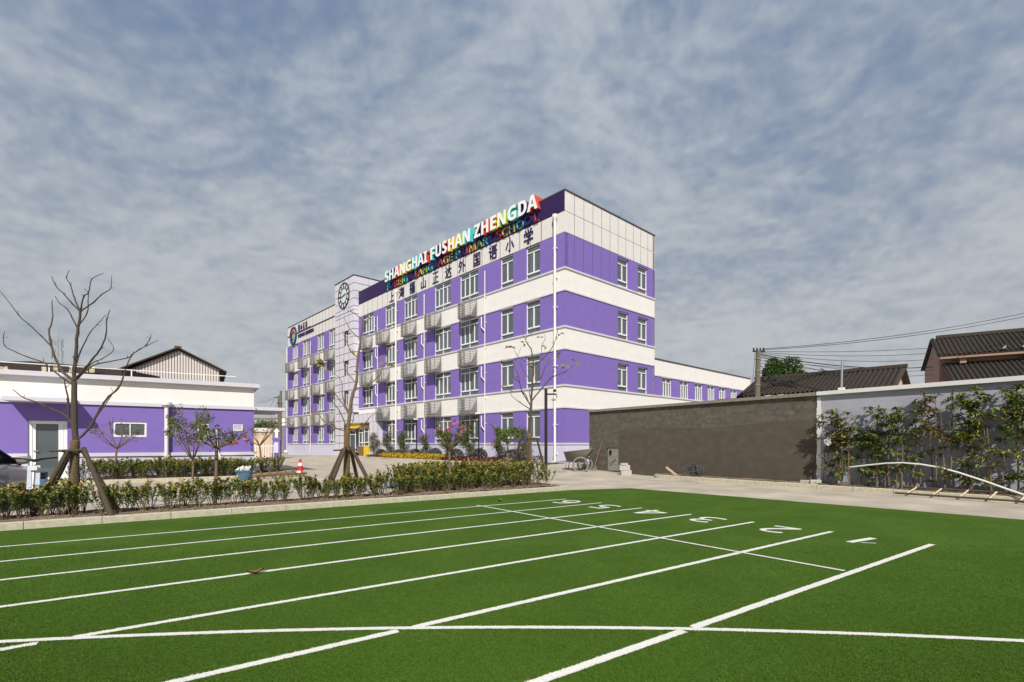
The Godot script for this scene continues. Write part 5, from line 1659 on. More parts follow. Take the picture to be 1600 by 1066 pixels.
func rope_wrap(o: Node3D, bottom: float, top: float, rad: float, lean: Vector3) -> void:
	var pts := []
	var rr := []
	var n := int((top - bottom) / 0.026)
	for i in n + 1:
		var t := float(i) / n
		pts.append(Vector3(0, lerpf(bottom, top, t), 0) + lean * t)
		rr.append(rad * (1.0 + 0.25 * (1.0 - t) * (1.0 - t)) + [0.008, -0.010, 0.005, -0.008, 0.011, -0.009][i % 6])
	put("straw_wrap", tubes([[pts, rr]], 12), M.straw, o)
func supports(base: Vector3, tops: Array, feet: Array, label: String, rad: float, cross_y: float) -> void:
	var o := thing("tree_stakes", label, "stakes", base)
	for i in feet.size():
		var a: Vector3 = feet[i] - base
		var b: Vector3 = tops[i] - base
		put("stake", tubes([[[a, a.lerp(b, 0.5) + Vector3(0.01, 0.0, 0.01), b], [rad * 1.1, rad, rad * 0.9]]], 8), M.stake, o)
	var c := mb()
	bar(c, Vector3(-0.30, cross_y, 0.13), Vector3(0.32, cross_y + 0.02, 0.13), 0.022, 6)
	bar(c, Vector3(-0.02, cross_y - 0.02, -0.30), Vector3(0.02, cross_y, 0.26), 0.022, 6)
	part("crossbar", c, M.stake, o)
func bare_trees() -> void:
	var r := RandomNumberGenerator.new(); r.seed = 77
	# left tree
	var d := 9.3
	var base := Vector3(at(113, 700, d).x, 0.05, -d)
	var o := thing("bare_tree", "tall leafless tree with a rope wrapped trunk beside the glass door", "tree", base)
	var built := []
	var spec := [
		[0.0, 0.062, 0.045, 113, 818, 117, 750, 118, 700, 116, 640, 115, 595],
		[0.05, 0.045, 0.018, 115, 598, 117, 560, 121, 520, 125, 488, 127, 480],
		[0.25, 0.018, 0.006, 126, 487, 112, 475, 100, 459, 88, 448, 81, 431],
		[-0.2, 0.018, 0.006, 126, 488, 116, 465, 109, 445, 104, 434, 108, 422],
		[0.2, 0.018, 0.006, 127, 481, 131, 463, 138, 457, 143, 437, 162, 428],
		[-0.1, 0.018, 0.006, 129, 488, 146, 473, 159, 461, 173, 450, 175, 430],
		[0.3, 0.014, 0.006, 122, 512, 136, 488, 138, 471, 139, 459],
		[0.2, 0.016, 0.006, 119, 512, 112, 495, 104, 482, 92, 474, 85, 462],
		[-0.4, 0.034, 0.009, 114, 597, 97, 580, 85, 556, 78, 530, 77, 515, 82, 500, 82, 470],
		[0.3, 0.015, 0.006, 79, 542, 63, 524, 45, 508, 31, 494, 20, 481, 0, 455],
		[0.1, 0.020, 0.006, 112, 602, 97, 590, 84, 580, 68, 567, 42, 558, 24, 549, 8, 540, 5, 528, 7, 518],
		[0.5, 0.026, 0.007, 117, 596, 130, 578, 145, 561, 157, 545, 166, 524, 167, 502, 172, 484],
		[-0.3, 0.018, 0.006, 119, 595, 135, 577, 146, 566, 160, 560, 178, 547, 168, 528],
		[0.0, 0.018, 0.006, 118, 577, 126, 550, 133, 532, 141, 519, 152, 508, 165, 492],
		[-0.5, 0.020, 0.006, 119, 592, 140, 574, 155, 568, 198, 559, 208, 553, 230, 539, 248, 532],
		[0.2, 0.011, 0.005, 228, 540, 234, 530, 235, 521],
		[0.1, 0.028, 0.008, 113, 668, 104, 652, 88, 643, 74, 636, 56, 629, 36, 622, 19, 609],
		[-0.2, 0.014, 0.008, 101, 655, 99, 646, 107, 634],
		[-0.3, 0.030, 0.007, 122, 692, 140, 668, 156, 638, 170, 620, 184, 607, 192, 592, 196, 575, 206, 555, 216, 546, 228, 540],
		[-0.1, 0.014, 0.006, 146, 658, 162, 636, 178, 614, 188, 600],
		[0.1, 0.026, 0.010, 112, 655, 106, 626, 102, 606, 100, 592],
		[0.1, 0.012, 0.008, 117, 563, 113, 558],
	]
	put("trunk", tubes(branches(spec, d, base, r, 0.8, built), 8), M.bark, o)
	rope_wrap(o, -0.02, 1.42, 0.072, Vector3(0.05, 0, 0))
	var f := func(px: float, py: float, dd: float) -> Vector3: return at(px, py, dd)
	supports(base, [f.call(106, 704, 9.15), f.call(112, 702, 9.5), f.call(130, 700, 9.15), f.call(128, 702, 9.55)],
		[Vector3(f.call(44, 812, 8.75).x, 0.03, -8.75), Vector3(f.call(62, 790, 9.95).x, 0.03, -9.95), Vector3(f.call(178, 812, 8.9).x, 0.03, -8.9), Vector3(f.call(186, 795, 9.9).x, 0.03, -9.9)],
		"four brown wooden stakes propping the leafless tree by the glass door", 0.045, 1.22)
	# middle tree
	d = 13.5
	base = Vector3(at(541, 700, d).x, 0.05, -d)
	o = thing("bare_tree", "slender nearly leafless tree in front of the school entrance", "tree", base)
	built = []
	spec = [
		[0.0, 0.06, 0.026, 541, 775, 543, 720, 544, 680, 547, 645, 551, 620, 557, 595, 560, 560, 563, 530],
		[0.1, 0.026, 0.008, 563, 532, 565, 516, 567, 500, 561, 496, 549, 488, 541, 485],
		[-0.2, 0.02, 0.006, 562, 528, 552, 520, 544, 509, 537, 496],
		[0.2, 0.02, 0.006, 564, 520, 572, 505, 578, 495, 582, 488],
		[0.3, 0.026, 0.006, 558, 607, 573, 603, 590, 590, 601, 569, 612, 567],
		[-0.3, 0.03, 0.006, 547, 645, 541, 636, 535, 620, 534, 595, 521, 582],
		[-0.1, 0.02, 0.006, 559, 560, 548, 549, 543, 536, 538, 525, 535, 515],
		[0.0, 0.026, 0.006, 546, 650, 538, 634, 527, 620, 520, 611, 509, 600],
		[0.4, 0.022, 0.006, 544, 672, 532, 646, 524, 634, 516, 625],
		[-0.4, 0.026, 0.006, 541, 674, 523, 668, 505, 656, 497, 645, 489, 640, 486, 625],
		[0.2, 0.026, 0.006, 543, 675, 560, 669, 573, 660, 578, 652, 588, 645],
		[-0.2, 0.016, 0.005, 547, 668, 552, 656, 550, 640, 548, 610],
		[0.2, 0.016, 0.005, 556, 600, 545, 585, 539, 573, 536, 560],
	]
	put("trunk", tubes(branches(spec, d, base, r, 0.8, built), 8), M.bark_pale, o)
	rope_wrap(o, -0.02, 1.68, 0.078, Vector3(0.02, 0, 0))
	few_leaves(o, base, d, [[513, 568, 0.26], [510, 571, 0.2], [499, 645, 0.24], [602, 566, 0.18], [613, 567, 0.2], [553, 547, 0.16], [563, 583, 0.15], [550, 520, 0.1]], r, [Vector3(0.16, 0.12, 0.02), Vector3(0.22, 0.13, 0.03), Vector3(0.10, 0.11, 0.02)])
	supports(base, [f.call(540, 698, 13.3), f.call(536, 702, 13.7), f.call(548, 698, 13.3), f.call(548, 704, 13.75)],
		[Vector3(f.call(508, 780, 12.7).x, 0.03, -12.7), Vector3(f.call(505, 765, 14.2).x, 0.03, -14.2), Vector3(f.call(588, 780, 13.0).x, 0.03, -13.0), Vector3(f.call(562, 765, 14.4).x, 0.03, -14.4)],
		"brown wooden stakes propping the slender tree before the entrance", 0.05, 1.18)
	# right tree
	d = 18.6
	base = Vector3(at(827, 700, d).x, 0.05, -d)
	o = thing("bare_tree", "young tree with a few large leaves near the building corner", "tree", base)
	built = []
	spec = [
		[0.0, 0.075, 0.028, 827, 752, 827, 715, 827, 680, 829, 640, 831, 603, 834, 570],
		[0.2, 0.035, 0.008, 834, 572, 832, 555, 829, 545, 824, 538, 822, 530, 830, 520, 831, 510],
		[-0.2, 0.03, 0.008, 835, 570, 847, 562, 858, 550, 866, 538, 871, 520, 872, 516],
		[0.1, 0.016, 0.006, 845, 560, 846, 540, 852, 530, 850, 522],
		[0.4, 0.024, 0.006, 832, 602, 845, 590, 852, 573, 862, 565],
		[-0.3, 0.036, 0.006, 831, 628, 846, 607, 860, 592, 871, 586, 884, 581, 894, 573, 897, 571],
		[0.2, 0.016, 0.006, 862, 591, 866, 582, 865, 572],
		[-0.2, 0.032, 0.006, 828, 632, 816, 612, 812, 598, 803, 588, 802, 572, 806, 562, 815, 540],
		[0.3, 0.018, 0.006, 812, 597, 809, 584, 804, 573, 796, 560],
		[0.1, 0.028, 0.006, 827, 630, 818, 614, 800, 611, 793, 604, 789, 592],
		[-0.1, 0.026, 0.006, 827, 641, 812, 628, 800, 618, 796, 606],
		[0.3, 0.018, 0.006, 831, 570, 817, 563, 808, 555, 803, 546],
		[0.0, 0.020, 0.006, 830, 600, 822, 585, 814, 573, 813, 562],
		[-0.3, 0.026, 0.010, 829, 625, 827, 612, 829, 607],
		[0.2, 0.014, 0.005, 830, 545, 822, 532, 818, 524, 817, 510],
	]
	put("trunk", tubes(branches(spec, d, base, r, 0.8, built), 8), M.bark, o)
	rope_wrap(o, 0.3, 1.75, 0.09, Vector3(0.0, 0, 0))
	few_leaves(o, base, d, [[877, 522, 0.2], [797, 541, 0.2], [802, 542, 0.18], [787, 563, 0.2], [822, 537, 0.2], [855, 541, 0.2], [862, 562, 0.2], [887, 570, 0.26], [902, 565, 0.26], [827, 571, 0.25], [834, 573, 0.2], [846, 527, 0.16], [873, 555, 0.2], [790, 604, 0.16], [865, 573, 0.15], [880, 577, 0.16], [813, 590, 0.16]], r, [Vector3(0.10, 0.10, 0.025), Vector3(0.15, 0.11, 0.03), Vector3(0.17, 0.16, 0.06), Vector3(0.12, 0.05, 0.02)])
	supports(base, [f.call(813, 686, 18.5), f.call(827, 684, 18.2), f.call(839, 686, 18.7)],
		[Vector3(f.call(797, 735, 19.2).x, 0.03, -19.2), Vector3(f.call(826, 760, 17.6).x, 0.03, -17.6), Vector3(f.call(854, 735, 19.2).x, 0.03, -19.2)],
		"three wooden stakes round the young tree near the building corner", 0.045, 1.55)
func few_leaves(o: Node3D, base: Vector3, d: float, list: Array, r: RandomNumberGenerator, pal: Array) -> void:
	for q in list:
		var st := mb()
		var l: float = q[2]
		for k in 2: leaf(st, at(q[0], q[1], d) - base + Vector3(0, 0, r.randf_range(-0.05, 0.05)) - Vector3(l * 0.3, 0, 0), (Vector3(r.randf_range(-0.8, 0.8), r.randf_range(-0.7, 0.3), 0.3)).normalized(), Vector3(r.randf_range(-0.4, 0.4), 0.4, 0.8).normalized(), l, l * 0.5, pick(r, pal))
		st.generate_normals()
		part("leaf", st, M.leaf, o)
func crape(base: Vector3, h: float, trunk: float, rad: float, label: String, leaves: int, pal: Array, flowers: Array, sd: int, ll := 0.06, lean := 0.0) -> void:
	var r := RandomNumberGenerator.new(); r.seed = sd
	var o := thing("flowering_tree", label, "tree", base)
	var fork := Vector3(lean, trunk, 0)
	var wood := [[[Vector3.ZERO, fork * 0.5 + Vector3(0.02, 0, 0.01), fork], [0.045, 0.038, 0.034]]]
	var ends := []
	for i in 7:
		var a := TAU * i / 7.0 + r.randf_range(-0.3, 0.3)
		var e := fork + Vector3(cos(a) * rad * r.randf_range(0.45, 0.95), (h - trunk) * r.randf_range(0.45, 0.95), sin(a) * rad * r.randf_range(0.45, 0.95))
		var m := fork.lerp(e, 0.5) + Vector3(cos(a), -0.3, sin(a)) * rad * 0.12
		wood.append([[fork, m, e], [0.022, 0.015, 0.006]])
		ends.append([m, e])
		for k in 4:
			var e2 := m.lerp(e, r.randf()) + rand_dir(r) * rad * 0.42
			wood.append([[m.lerp(e, r.randf() * 0.5), e2], [0.008, 0.003]])
			ends.append([m.lerp(e, 0.4), e2])
	put("trunk", tubes(wood, 6), M.bark_pale, o)
	var lf := mb()
	for i in leaves:
		var q: Array = ends[r.randi() % ends.size()]
		var p: Vector3 = q[0].lerp(q[1], 0.25 + 0.75 * r.randf()) + rand_dir(r) * rad * 0.14 * r.randf()
		leaf(lf, p, (rand_dir(r) + Vector3(0, 0.1, 0)).normalized(), (Vector3.UP + rand_dir(r) * 0.8).normalized(), ll * r.randf_range(0.7, 1.3), ll * 0.55, pick(r, pal))
	lf.generate_normals()
	put("crown", lf.commit(), M.leaf, o)
	for q in flowers:
		var fl := mb()
		for i in 38:
			var dd := rand_dir(r)
			leaf(fl, q[0] - base + dd * q[1] * pow(r.randf(), 0.4), rand_dir(r), rand_dir(r), 0.045, 0.035, pick(r, [Vector3(0.55, 0.14, 0.22), Vector3(0.62, 0.24, 0.30), Vector3(0.42, 0.10, 0.16)]))
		fl.generate_normals()
		put("flower_cluster", fl.commit(), M.petal, o)
func small_trees() -> void:
	var green := [Vector3(0.085, 0.125, 0.024), Vector3(0.13, 0.175, 0.034), Vector3(0.06, 0.095, 0.02), Vector3(0.19, 0.18, 0.045)]
	var rusty := [Vector3(0.15, 0.11, 0.035), Vector3(0.11, 0.13, 0.03), Vector3(0.19, 0.11, 0.04)]
	crape(Vector3(at(176, 700, 18.4).x, 0.07, -18.4), 2.55, 1.15, 0.95, "sparse rusty leaved little tree in front of the small slot window", 260, rusty, [], 101, 0.07, 0.15)
	crape(Vector3(at(301, 700, 18.9).x, 0.07, -18.9), 3.05, 0.7, 1.05, "bushy dark green tree with pink flowers before the annex downpipe", 2300, green, [[at(293, 673, 18.4), 0.11], [at(296, 684, 18.3), 0.06], [at(315, 688, 18.3), 0.10]], 102, 0.075)
	crape(Vector3(at(335, 700, 11.3).x, 0.05, -11.3), 1.88, 1.25, 0.72, "thin trunked little tree with pink tips growing out of the front hedge", 620, green, [[at(366.5, 691, 11.2), 0.055], [at(384.5, 688, 11.2), 0.05]], 103, 0.065, 0.05)
	crape(Vector3(at(409, 700, 22.8).x, 0.07, -22.8), 2.6, 1.25, 1.0, "sparse reddish little tree at the annex corner", 300, rusty, [], 104, 0.07, -0.1)
	crape(Vector3(at(702, 700, 13.6).x, 0.05, -13.6), 2.1, 1.15, 0.5, "slim tree crowned with pink blossom in the thick of the front hedge", 900, green, [[at(712, 661, 13.5), 0.10], [at(700, 672, 13.5), 0.08], [at(722, 670, 13.5), 0.09], [at(705, 664, 13.6), 0.07], [at(685, 671, 13.5), 0.05], [at(716, 680, 13.6), 0.07]], 105, 0.06)
	crape(Vector3(at(793, 700, 20.0).x, 0.05, -20.0), 2.1, 1.35, 0.72, "small tree with fresh bright green leaves and a tied trunk by the corner", 900, [Vector3(0.09, 0.15, 0.015), Vector3(0.13, 0.19, 0.02), Vector3(0.07, 0.11, 0.012)], [[at(768.5, 692, 19.8), 0.08]], 106, 0.085)
func ordinal(i: int) -> String:
	var low := ["first", "second", "third", "fourth", "fifth", "sixth", "seventh", "eighth", "ninth", "tenth", "eleventh", "twelfth", "thirteenth", "fourteenth", "fifteenth", "sixteenth", "seventeenth", "eighteenth", "nineteenth"]
	if i < 19: return low[i]
	if i == 19: return "twentieth"
	if i < 29: return "twenty " + low[i - 20]
	return "thirtieth" if i == 29 else "thirty " + low[i - 30]
func wall_saplings() -> void:
	var r := RandomNumberGenerator.new(); r.seed = 59
	var pal := [Vector3(0.088, 0.128, 0.022), Vector3(0.149, 0.189, 0.030), Vector3(0.230, 0.257, 0.046), Vector3(0.068, 0.101, 0.020)]
	var rust := [Vector3(0.19, 0.08, 0.04), Vector3(0.13, 0.10, 0.03), Vector3(0.15, 0.13, 0.03)]
	var zs := [190, 225, 285, 322, 345, 385, 440, 495, 545, 570, 620, 655, 700, 738, 790, 845, 935, 968, 1035, 1072, 1120, 1172, 1205, 1312, 1345, 1410, 1515, 1560, 1580, 1640, 1700]
	for i in zs.size():
		var px: float = 1240.0 + zs[i] * 0.225
		var x := wl(px) + 0.2
		var tall := 2.35 + 0.45 * smoothstep(1290, 1560, px) + r.randf_range(-0.22, 0.12)
		if i in [1, 6, 7, 20]: tall *= 0.72
		var p := wp(x, 0.07, 0.42 + r.randf_range(-0.16, 0.16))
		var red: bool = i in [2, 3, 16, 17, 18]
		var o := thing("wall_sapling", "%s sapling with %s leaves, %s along the wall from the cement part" % ["short" if i in [1, 6, 7, 20] else "tall thin", "reddish" if red else "drooping green", ordinal(i)], "sapling", p, r.randf() * TAU, "saplings with reddish leaves along the wall" if red else "green saplings along the lavender wall")
		var lean := Vector3(r.randf_range(-0.16, 0.16), 0, r.randf_range(-0.1, 0.1))
		var wood := [[[Vector3.ZERO, lean * 0.4 + Vector3(0, tall * 0.45, 0), lean + Vector3(0, tall * 0.93, 0)], [0.022, 0.017, 0.006]]]
		var lf := mb()
		var n := r.randi_range(8, 22)
		for k in n:
			var t := 0.55 + 0.43 * float(k) / n if r.randf() < 0.70 else r.randf_range(0.10, 0.55)
			var s := lean * t + Vector3(0, tall * t, 0)
			var a := r.randf() * TAU
			var reach := r.randf_range(0.14, 0.42)
			var e := s + Vector3(cos(a) * reach, r.randf_range(0.02, 0.22), sin(a) * minf(reach, 0.3))
			wood.append([[s, e], [0.007, 0.003]])
			for q in r.randi_range(12, 22):
				var pp := s.lerp(e, r.randf_range(0.35, 1.05))
				var out := Vector3(r.randfn(), r.randf_range(-0.65, 0.45), r.randfn()).normalized()
				leaf(lf, pp, out, (Vector3.UP + rand_dir(r) * 0.5).normalized(), r.randf_range(0.12, 0.19), r.randf_range(0.045, 0.065), pick(r, rust if (red and r.randf() < 0.6) or r.randf() < 0.05 else pal))
		for k in 7:                                                # shoots near the foot
			var s := lean * 0.1 + Vector3(r.randf_range(-0.05, 0.05), r.randf_range(0.05, 0.55), r.randf_range(-0.05, 0.05))
			if r.randf() < 0.5: leaf(lf, s, Vector3(r.randfn(), 0.1, r.randfn()).normalized(), Vector3.UP, 0.13, 0.045, pick(r, pal))
		lf.generate_normals()
		put("stem", tubes(wood, 5), M.bark_pale, o)
		put("foliage", lf.commit(), M.leaf, o)
	var weeds := mb()
	for i in 700:
		var p := wp(r.randf_range(wl(1290), wl(1600) + 3.0), 0.09 + 0.12 * r.randf() * r.randf(), r.randf_range(0.1, 0.8))
		leaf(weeds, p, Vector3(r.randfn(), 0.6, r.randfn()).normalized(), rand_dir(r), 0.09, 0.03, pick(r, [Vector3(0.06, 0.085, 0.018), Vector3(0.12, 0.10, 0.035), Vector3(0.16, 0.11, 0.05)]))
	weeds.generate_normals()
	tag(part("weeds", weeds, M.leaf, self), "weeds and dry leaves under the saplings", "weeds", "", "stuff")

# ---------- things in the yard ----------
func yard_things() -> void:
	var r := RandomNumberGenerator.new(); r.seed = 91
	# lamp post with a camera
	var lp := Vector3(at(853, 700, 24.0).x, 0, -24.0)
	var o := thing("lamp_post", "black square post with a short arm and camera before the corner", "post", lp)
	slab("post", o, -0.07, 0.07, 0, 4.05, -0.07, 0.07, M.black)
	slab("arm", o, 0.072, 0.58, 3.76, 3.83, -0.03, 0.03, M.black)
	slab("lamp_head", o, 0.28, 0.47, 3.48, 3.58, -0.08, 0.10, M.galv)
	var cm := mb()
	bar(cm, Vector3(0.42, 3.96, -0.05), Vector3(0.42, 3.96, 0.14), 0.07, 10)
	part("camera", cm, M.black, o)
	var cw := mb()
	bar(cw, Vector3(0.56, 3.78, 0), Vector3(0.56, 4.02, 0.04), 0.06, 8)
	part("camera_mount", cw, M.pipe, o)
	for q in [[651, 3.05], [748, 3.15]]:
		var p := sch(Vector3(sx_of(q[0], 1.9), 0.2, 1.9))
		var l := thing("garden_lamp", "thin black garden lamp in the school bed, %s" % ("nearer the entrance" if q[0] == 651 else "nearer the corner"), "lamp", p)
		var st := mb()
		bar(st, Vector3.ZERO, Vector3(0, q[1], 0), 0.045, 8)
		part("post", st, M.black, l)
		slab("lamp_head", l, -0.22, 0.10, q[1], q[1] + 0.07, -0.1, 0.1, M.frame)
	# cone
	var cp := gp(469, 741.5)
	var c := thing("traffic_cone", "red traffic cone with white bands on the concrete yard", "traffic cone", cp, 0.4)
	slab("base", c, -0.2, 0.2, 0, 0.035, -0.2, 0.2, M.red)
	var lv := [[0.035, 0.155, 0.70], [0.20, 0.128, 0.0], [0.20, 0.129, 0.0]]
	var red := mat(lin(0.55, 0.02, 0.025), 0.5)
	for s in [[0.036, 0.17, 0.17, 0.143, M.letter_white], [0.17, 0.40, 0.143, 0.098, red], [0.40, 0.54, 0.098, 0.071, M.letter_white], [0.54, 0.72, 0.071, 0.036, red]]:
		var st := mb()
		bar(st, Vector3(0, s[0], 0), Vector3(0, s[1], 0), s[2], 20, s[3])
		part("band", st, s[4], c)
	if lv.is_empty(): print("no cone")
	# litter bin
	var bp := gp(382, 752.5)
	var b := thing("litter_bin", "blue grey plastic bin full of rubbish beside the annex kerb", "bin", bp, 0.25)
	var bs := mb()
	var lo := 0.19; var hi := 0.25; var hh := 0.42
	for q in [[Vector3(-1, 0, 1), Vector3(1, 0, 1)], [Vector3(1, 0, 1), Vector3(1, 0, -1)], [Vector3(1, 0, -1), Vector3(-1, 0, -1)], [Vector3(-1, 0, -1), Vector3(-1, 0, 1)]]:
		quad(bs, q[0] * lo, q[0] * hi + Vector3.UP * hh, q[1] * hi + Vector3.UP * hh, q[1] * lo)
	quad(bs, Vector3(-lo, 0.01, -lo), Vector3(lo, 0.01, -lo), Vector3(lo, 0.01, lo), Vector3(-lo, 0.01, lo))
	bs.generate_normals()
	var blue := textured(lin(0.13, 0.24, 0.36), noise(0.05, 93, 0.6, 1.0), 2.0, 0.6)
	part("body", bs, blue, b)
	var rim := mb()
	for s in [[-0.27, 0.27, 0.24, 0.27], [-0.27, 0.27, -0.27, -0.24]]: bxr(rim, s[0], s[1], hh - 0.04, hh + 0.005, s[2], s[3])
	for s in [[-0.27, -0.24], [0.24, 0.27]]: bxr(rim, s[0], s[1], hh - 0.039, hh + 0.004, -0.239, 0.239)
	part("rim", rim, blue, b)
	var lit := mb()
	for i in 34: bx(lit, Vector3(r.randf_range(-0.19, 0.19), hh + r.randf_range(-0.03, 0.10), r.randf_range(-0.19, 0.19)), Vector3(r.randf_range(0.06, 0.16), 0.012, r.randf_range(0.05, 0.14)), Basis.from_euler(Vector3(r.randf() * 3, r.randf() * 3, r.randf() * 3)))
	tag(part("litter", lit, mat(lin(0.74, 0.71, 0.67), 0.7), b), "pale crumpled paper and foam")
	# wooden ladder near the bin
	var a0 := gp(402, 748.5); var a1 := gp(478, 743)
	ladder("wooden_ladder", "short brown wooden ladder lying on the yard beside the bin", a0, a1, gp(400, 741), gp(470, 735.5), 6, 0.07, M.wood, true)
	# long bamboo ladder at the wall bed
	ladder("bamboo_ladder", "long bamboo ladder lying along the wall kerb", wp(wl(1424), 0.03, 1.28), wp(wl(1600) + 2.6, 0.03, 1.36), wp(wl(1431), 0.18, 0.88), wp(wl(1600) + 2.6, 0.18, 0.92), 9, 0.028, M.stake, false)
	# hose
	var hp := []
	var hr := []
	for q in [[1340, 731, 0.5], [1365, 728, 0.52], [1400, 724.5, 0.6], [1430, 723.5, 0.66], [1460, 726, 0.7], [1490, 731, 0.74], [1520, 739, 0.8], [1560, 752, 0.86], [1600, 766, 0.95], [1660, 792, 1.1]]:
		var x := wl(q[0])
		var dd := 25.2 - 0.814 * x
		var hgt: float = EYE + (HOR - q[1]) * (dd - 0.55 * q[2]) / F
		hp.append(wp(x - 0.1, maxf(hgt, 0.05), q[2]))
		hr.append(0.023)
	var hs := put("plastic_pipe", tubes([[hp, hr]], 8), M.pipe, self)
	tag(hs, "long white plastic pipe arching through the saplings", "pipe")
	# bag and blocks at the wall bed
	var bag := thing("plastic_bag", "crumpled white bag caught on the sapling beside the cement wall", "bag", at(1294, 690, 15.7))
	var bgm := mb()
	for i in 18: bx(bgm, rand_dir(r) * Vector3(0.10, 0.12, 0.06) * r.randf(), Vector3(0.12, 0.012, 0.11), Basis.from_euler(Vector3(r.randf() * 6, r.randf() * 6, r.randf() * 6)))
	part("bag", bgm, mat(lin(0.5, 0.49, 0.46), 0.6), bag)
	for q in [[1284, 0.13, 0.1, "grey concrete block on the wall bed soil, flatter one"], [1299, 0.16, 0.5, "pale concrete block on the wall bed soil, larger one"]]:
		var bl := put("concrete_block", bevel_box(Vector3(0.30, 0.15, 0.16), 0.012), M.block, self, wp(wl(q[0]) - 0.2, q[1] + 0.02, 0.62))
		bl.rotation.y = WALL_TURN + q[2]
		tag(bl, q[3], "block")
	# stacked blocks by the cabinet
	var sp := gp(976, 743)
	for q in [[0.06, 0.115, 0.0, "lowest one"], [-0.02, 0.345, 0.08, "middle one"], [-0.04, 0.505, 0.2, "thin one on top"]]:
		var thin: bool = q[1] > 0.45
		var bl := put("concrete_block", bevel_box(Vector3(0.46 if not thin else 0.30, 0.23 if not thin else 0.09, 0.22), 0.012), M.block, self, sp + Vector3(q[0], q[1], q[2] * 0.2))
		bl.rotation.y = q[2] * 0.6
		tag(bl, "grey block in the pile beside the meter cabinet, %s" % q[3], "block", "blocks piled beside the cabinet")
	# cable coil on the bed
	var co := thing("cable_coil", "tangled coil of grey cable on the soil by the cement wall", "cable", wp(wl(1097), 0.10, 0.5), WALL_TURN)
	var rings := []
	for i in 16:
		var pts := []
		var rr := []
		var rad := r.randf_range(0.14, 0.34)
		var tilt := Basis.from_euler(Vector3(r.randf_range(0.3, 2.2), r.randf() * TAU, r.randf_range(-0.6, 0.6)))
		var mid := Vector3(r.randf_range(-0.16, 0.16), 0.22 + r.randf_range(-0.06, 0.10), r.randf_range(-0.08, 0.08))
		for k in 17:
			var an := TAU * k / 16.0 * 0.96
			var q := tilt * Vector3(cos(an) * rad * 1.2, r.randf_range(-0.03, 0.03), sin(an) * rad * 0.8) + mid
			q.y = maxf(q.y, 0.04)
			pts.append(q)
			rr.append(0.013)
		rings.append([pts, rr])
	put("cable", tubes(rings, 5), mat(lin(0.09, 0.09, 0.092), 0.6), co)
	var pl := put("plank", unit_box(Vector3(0.75, 0.07, 0.05)), M.cream, self, wp(wl(1066), 0.24, 0.62))
	pl.rotation = Vector3(0, WALL_TURN, -0.55)
	tag(pl, "pale broken plank leaning on the rounded kerb end", "plank")
	# shovel and broom
	var sh := thing("shovel", "shovel with a wooden handle leaning on the cement wall", "shovel", wp(wl(942), 0, 0.35), WALL_TURN)
	put("handle", tubes([[[Vector3(-0.12, 0.28, 0.1), Vector3(-0.04, 1.0, -0.12), Vector3(0.02, 1.55, -0.3)], [0.028, 0.025, 0.024]]], 8), M.wood, sh)
	var bl2 := mb()
	prism(bl2, PackedVector2Array([Vector2(-0.12, 0.0), Vector2(0.0, -0.05), Vector2(0.12, 0.0), Vector2(0.13, 0.22), Vector2(0.05, 0.30), Vector2(-0.05, 0.30), Vector2(-0.13, 0.22)]), -0.006, 0.006)
	bl2.generate_normals()
	var blade := part("blade", bl2, M.galv, sh)
	blade.position = Vector3(-0.16, 0.06, 0.14)
	blade.rotation = Vector3(-0.35, 0, -0.25)
	var br := thing("broom", "broom with an orange handle and brown bristles leaning on the wall end", "broom", wp(wl(924) - 0.15, 0, 0.35), WALL_TURN)
	put("handle", tubes([[[Vector3(-0.05, 0.38, 0.05), Vector3(0.28, 1.28, -0.25)], [0.018, 0.018]]], 8), mat(lin(0.50, 0.16, 0.06), 0.6), br)
	var bri := mb()
	prism(bri, PackedVector2Array([Vector2(-0.06, 0.40), Vector2(0.05, 0.40), Vector2(0.26, 0.0), Vector2(-0.30, 0.0)]), -0.04, 0.04)
	bri.generate_normals()
	part("bristles", bri, textured(lin(0.22, 0.12, 0.06), noise(0.2, 95, 0.5, 1.0), 3.0), br)
	# wheelbarrow
	var wb := thing("wheelbarrow", "cement stained two wheeled handcart beside the wall end", "handcart", gp(903, 739.0), -0.35)
	wb.scale = Vector3.ONE * 1.18
	var tub := mb()
	var tl := [Vector3(-0.52, 0.86, 0.34), Vector3(0.60, 0.98, 0.34), Vector3(0.60, 0.98, -0.34), Vector3(-0.52, 0.86, -0.34)]
	var tb := [Vector3(-0.40, 0.42, 0.26), Vector3(0.26, 0.46, 0.26), Vector3(0.26, 0.46, -0.26), Vector3(-0.40, 0.42, -0.26)]
	for i in 4:
		var j := (i + 1) % 4
		quad(tub, tb[i], tl[i], tl[j], tb[j])
		quad(tub, tb[j] * 0.97 + Vector3(0, 0.02, 0), tl[j] * 0.97 + Vector3(0, 0.02, 0), tl[i] * 0.97 + Vector3(0, 0.02, 0), tb[i] * 0.97 + Vector3(0, 0.02, 0))
	quad(tub, tb[0], tb[1], tb[2], tb[3])
	tub.generate_normals()
	var stained := textured(lin(0.45, 0.42, 0.35), noise(0.05, 96, 0.45, 1.0, 5), 1.6, 0.9)
	part("tub", tub, stained, wb)
	var rimw := mb()
	for i in 4: bar(rimw, tl[i], tl[(i + 1) % 4], 0.022, 6)
	part("tub_rim", rimw, stained, wb)
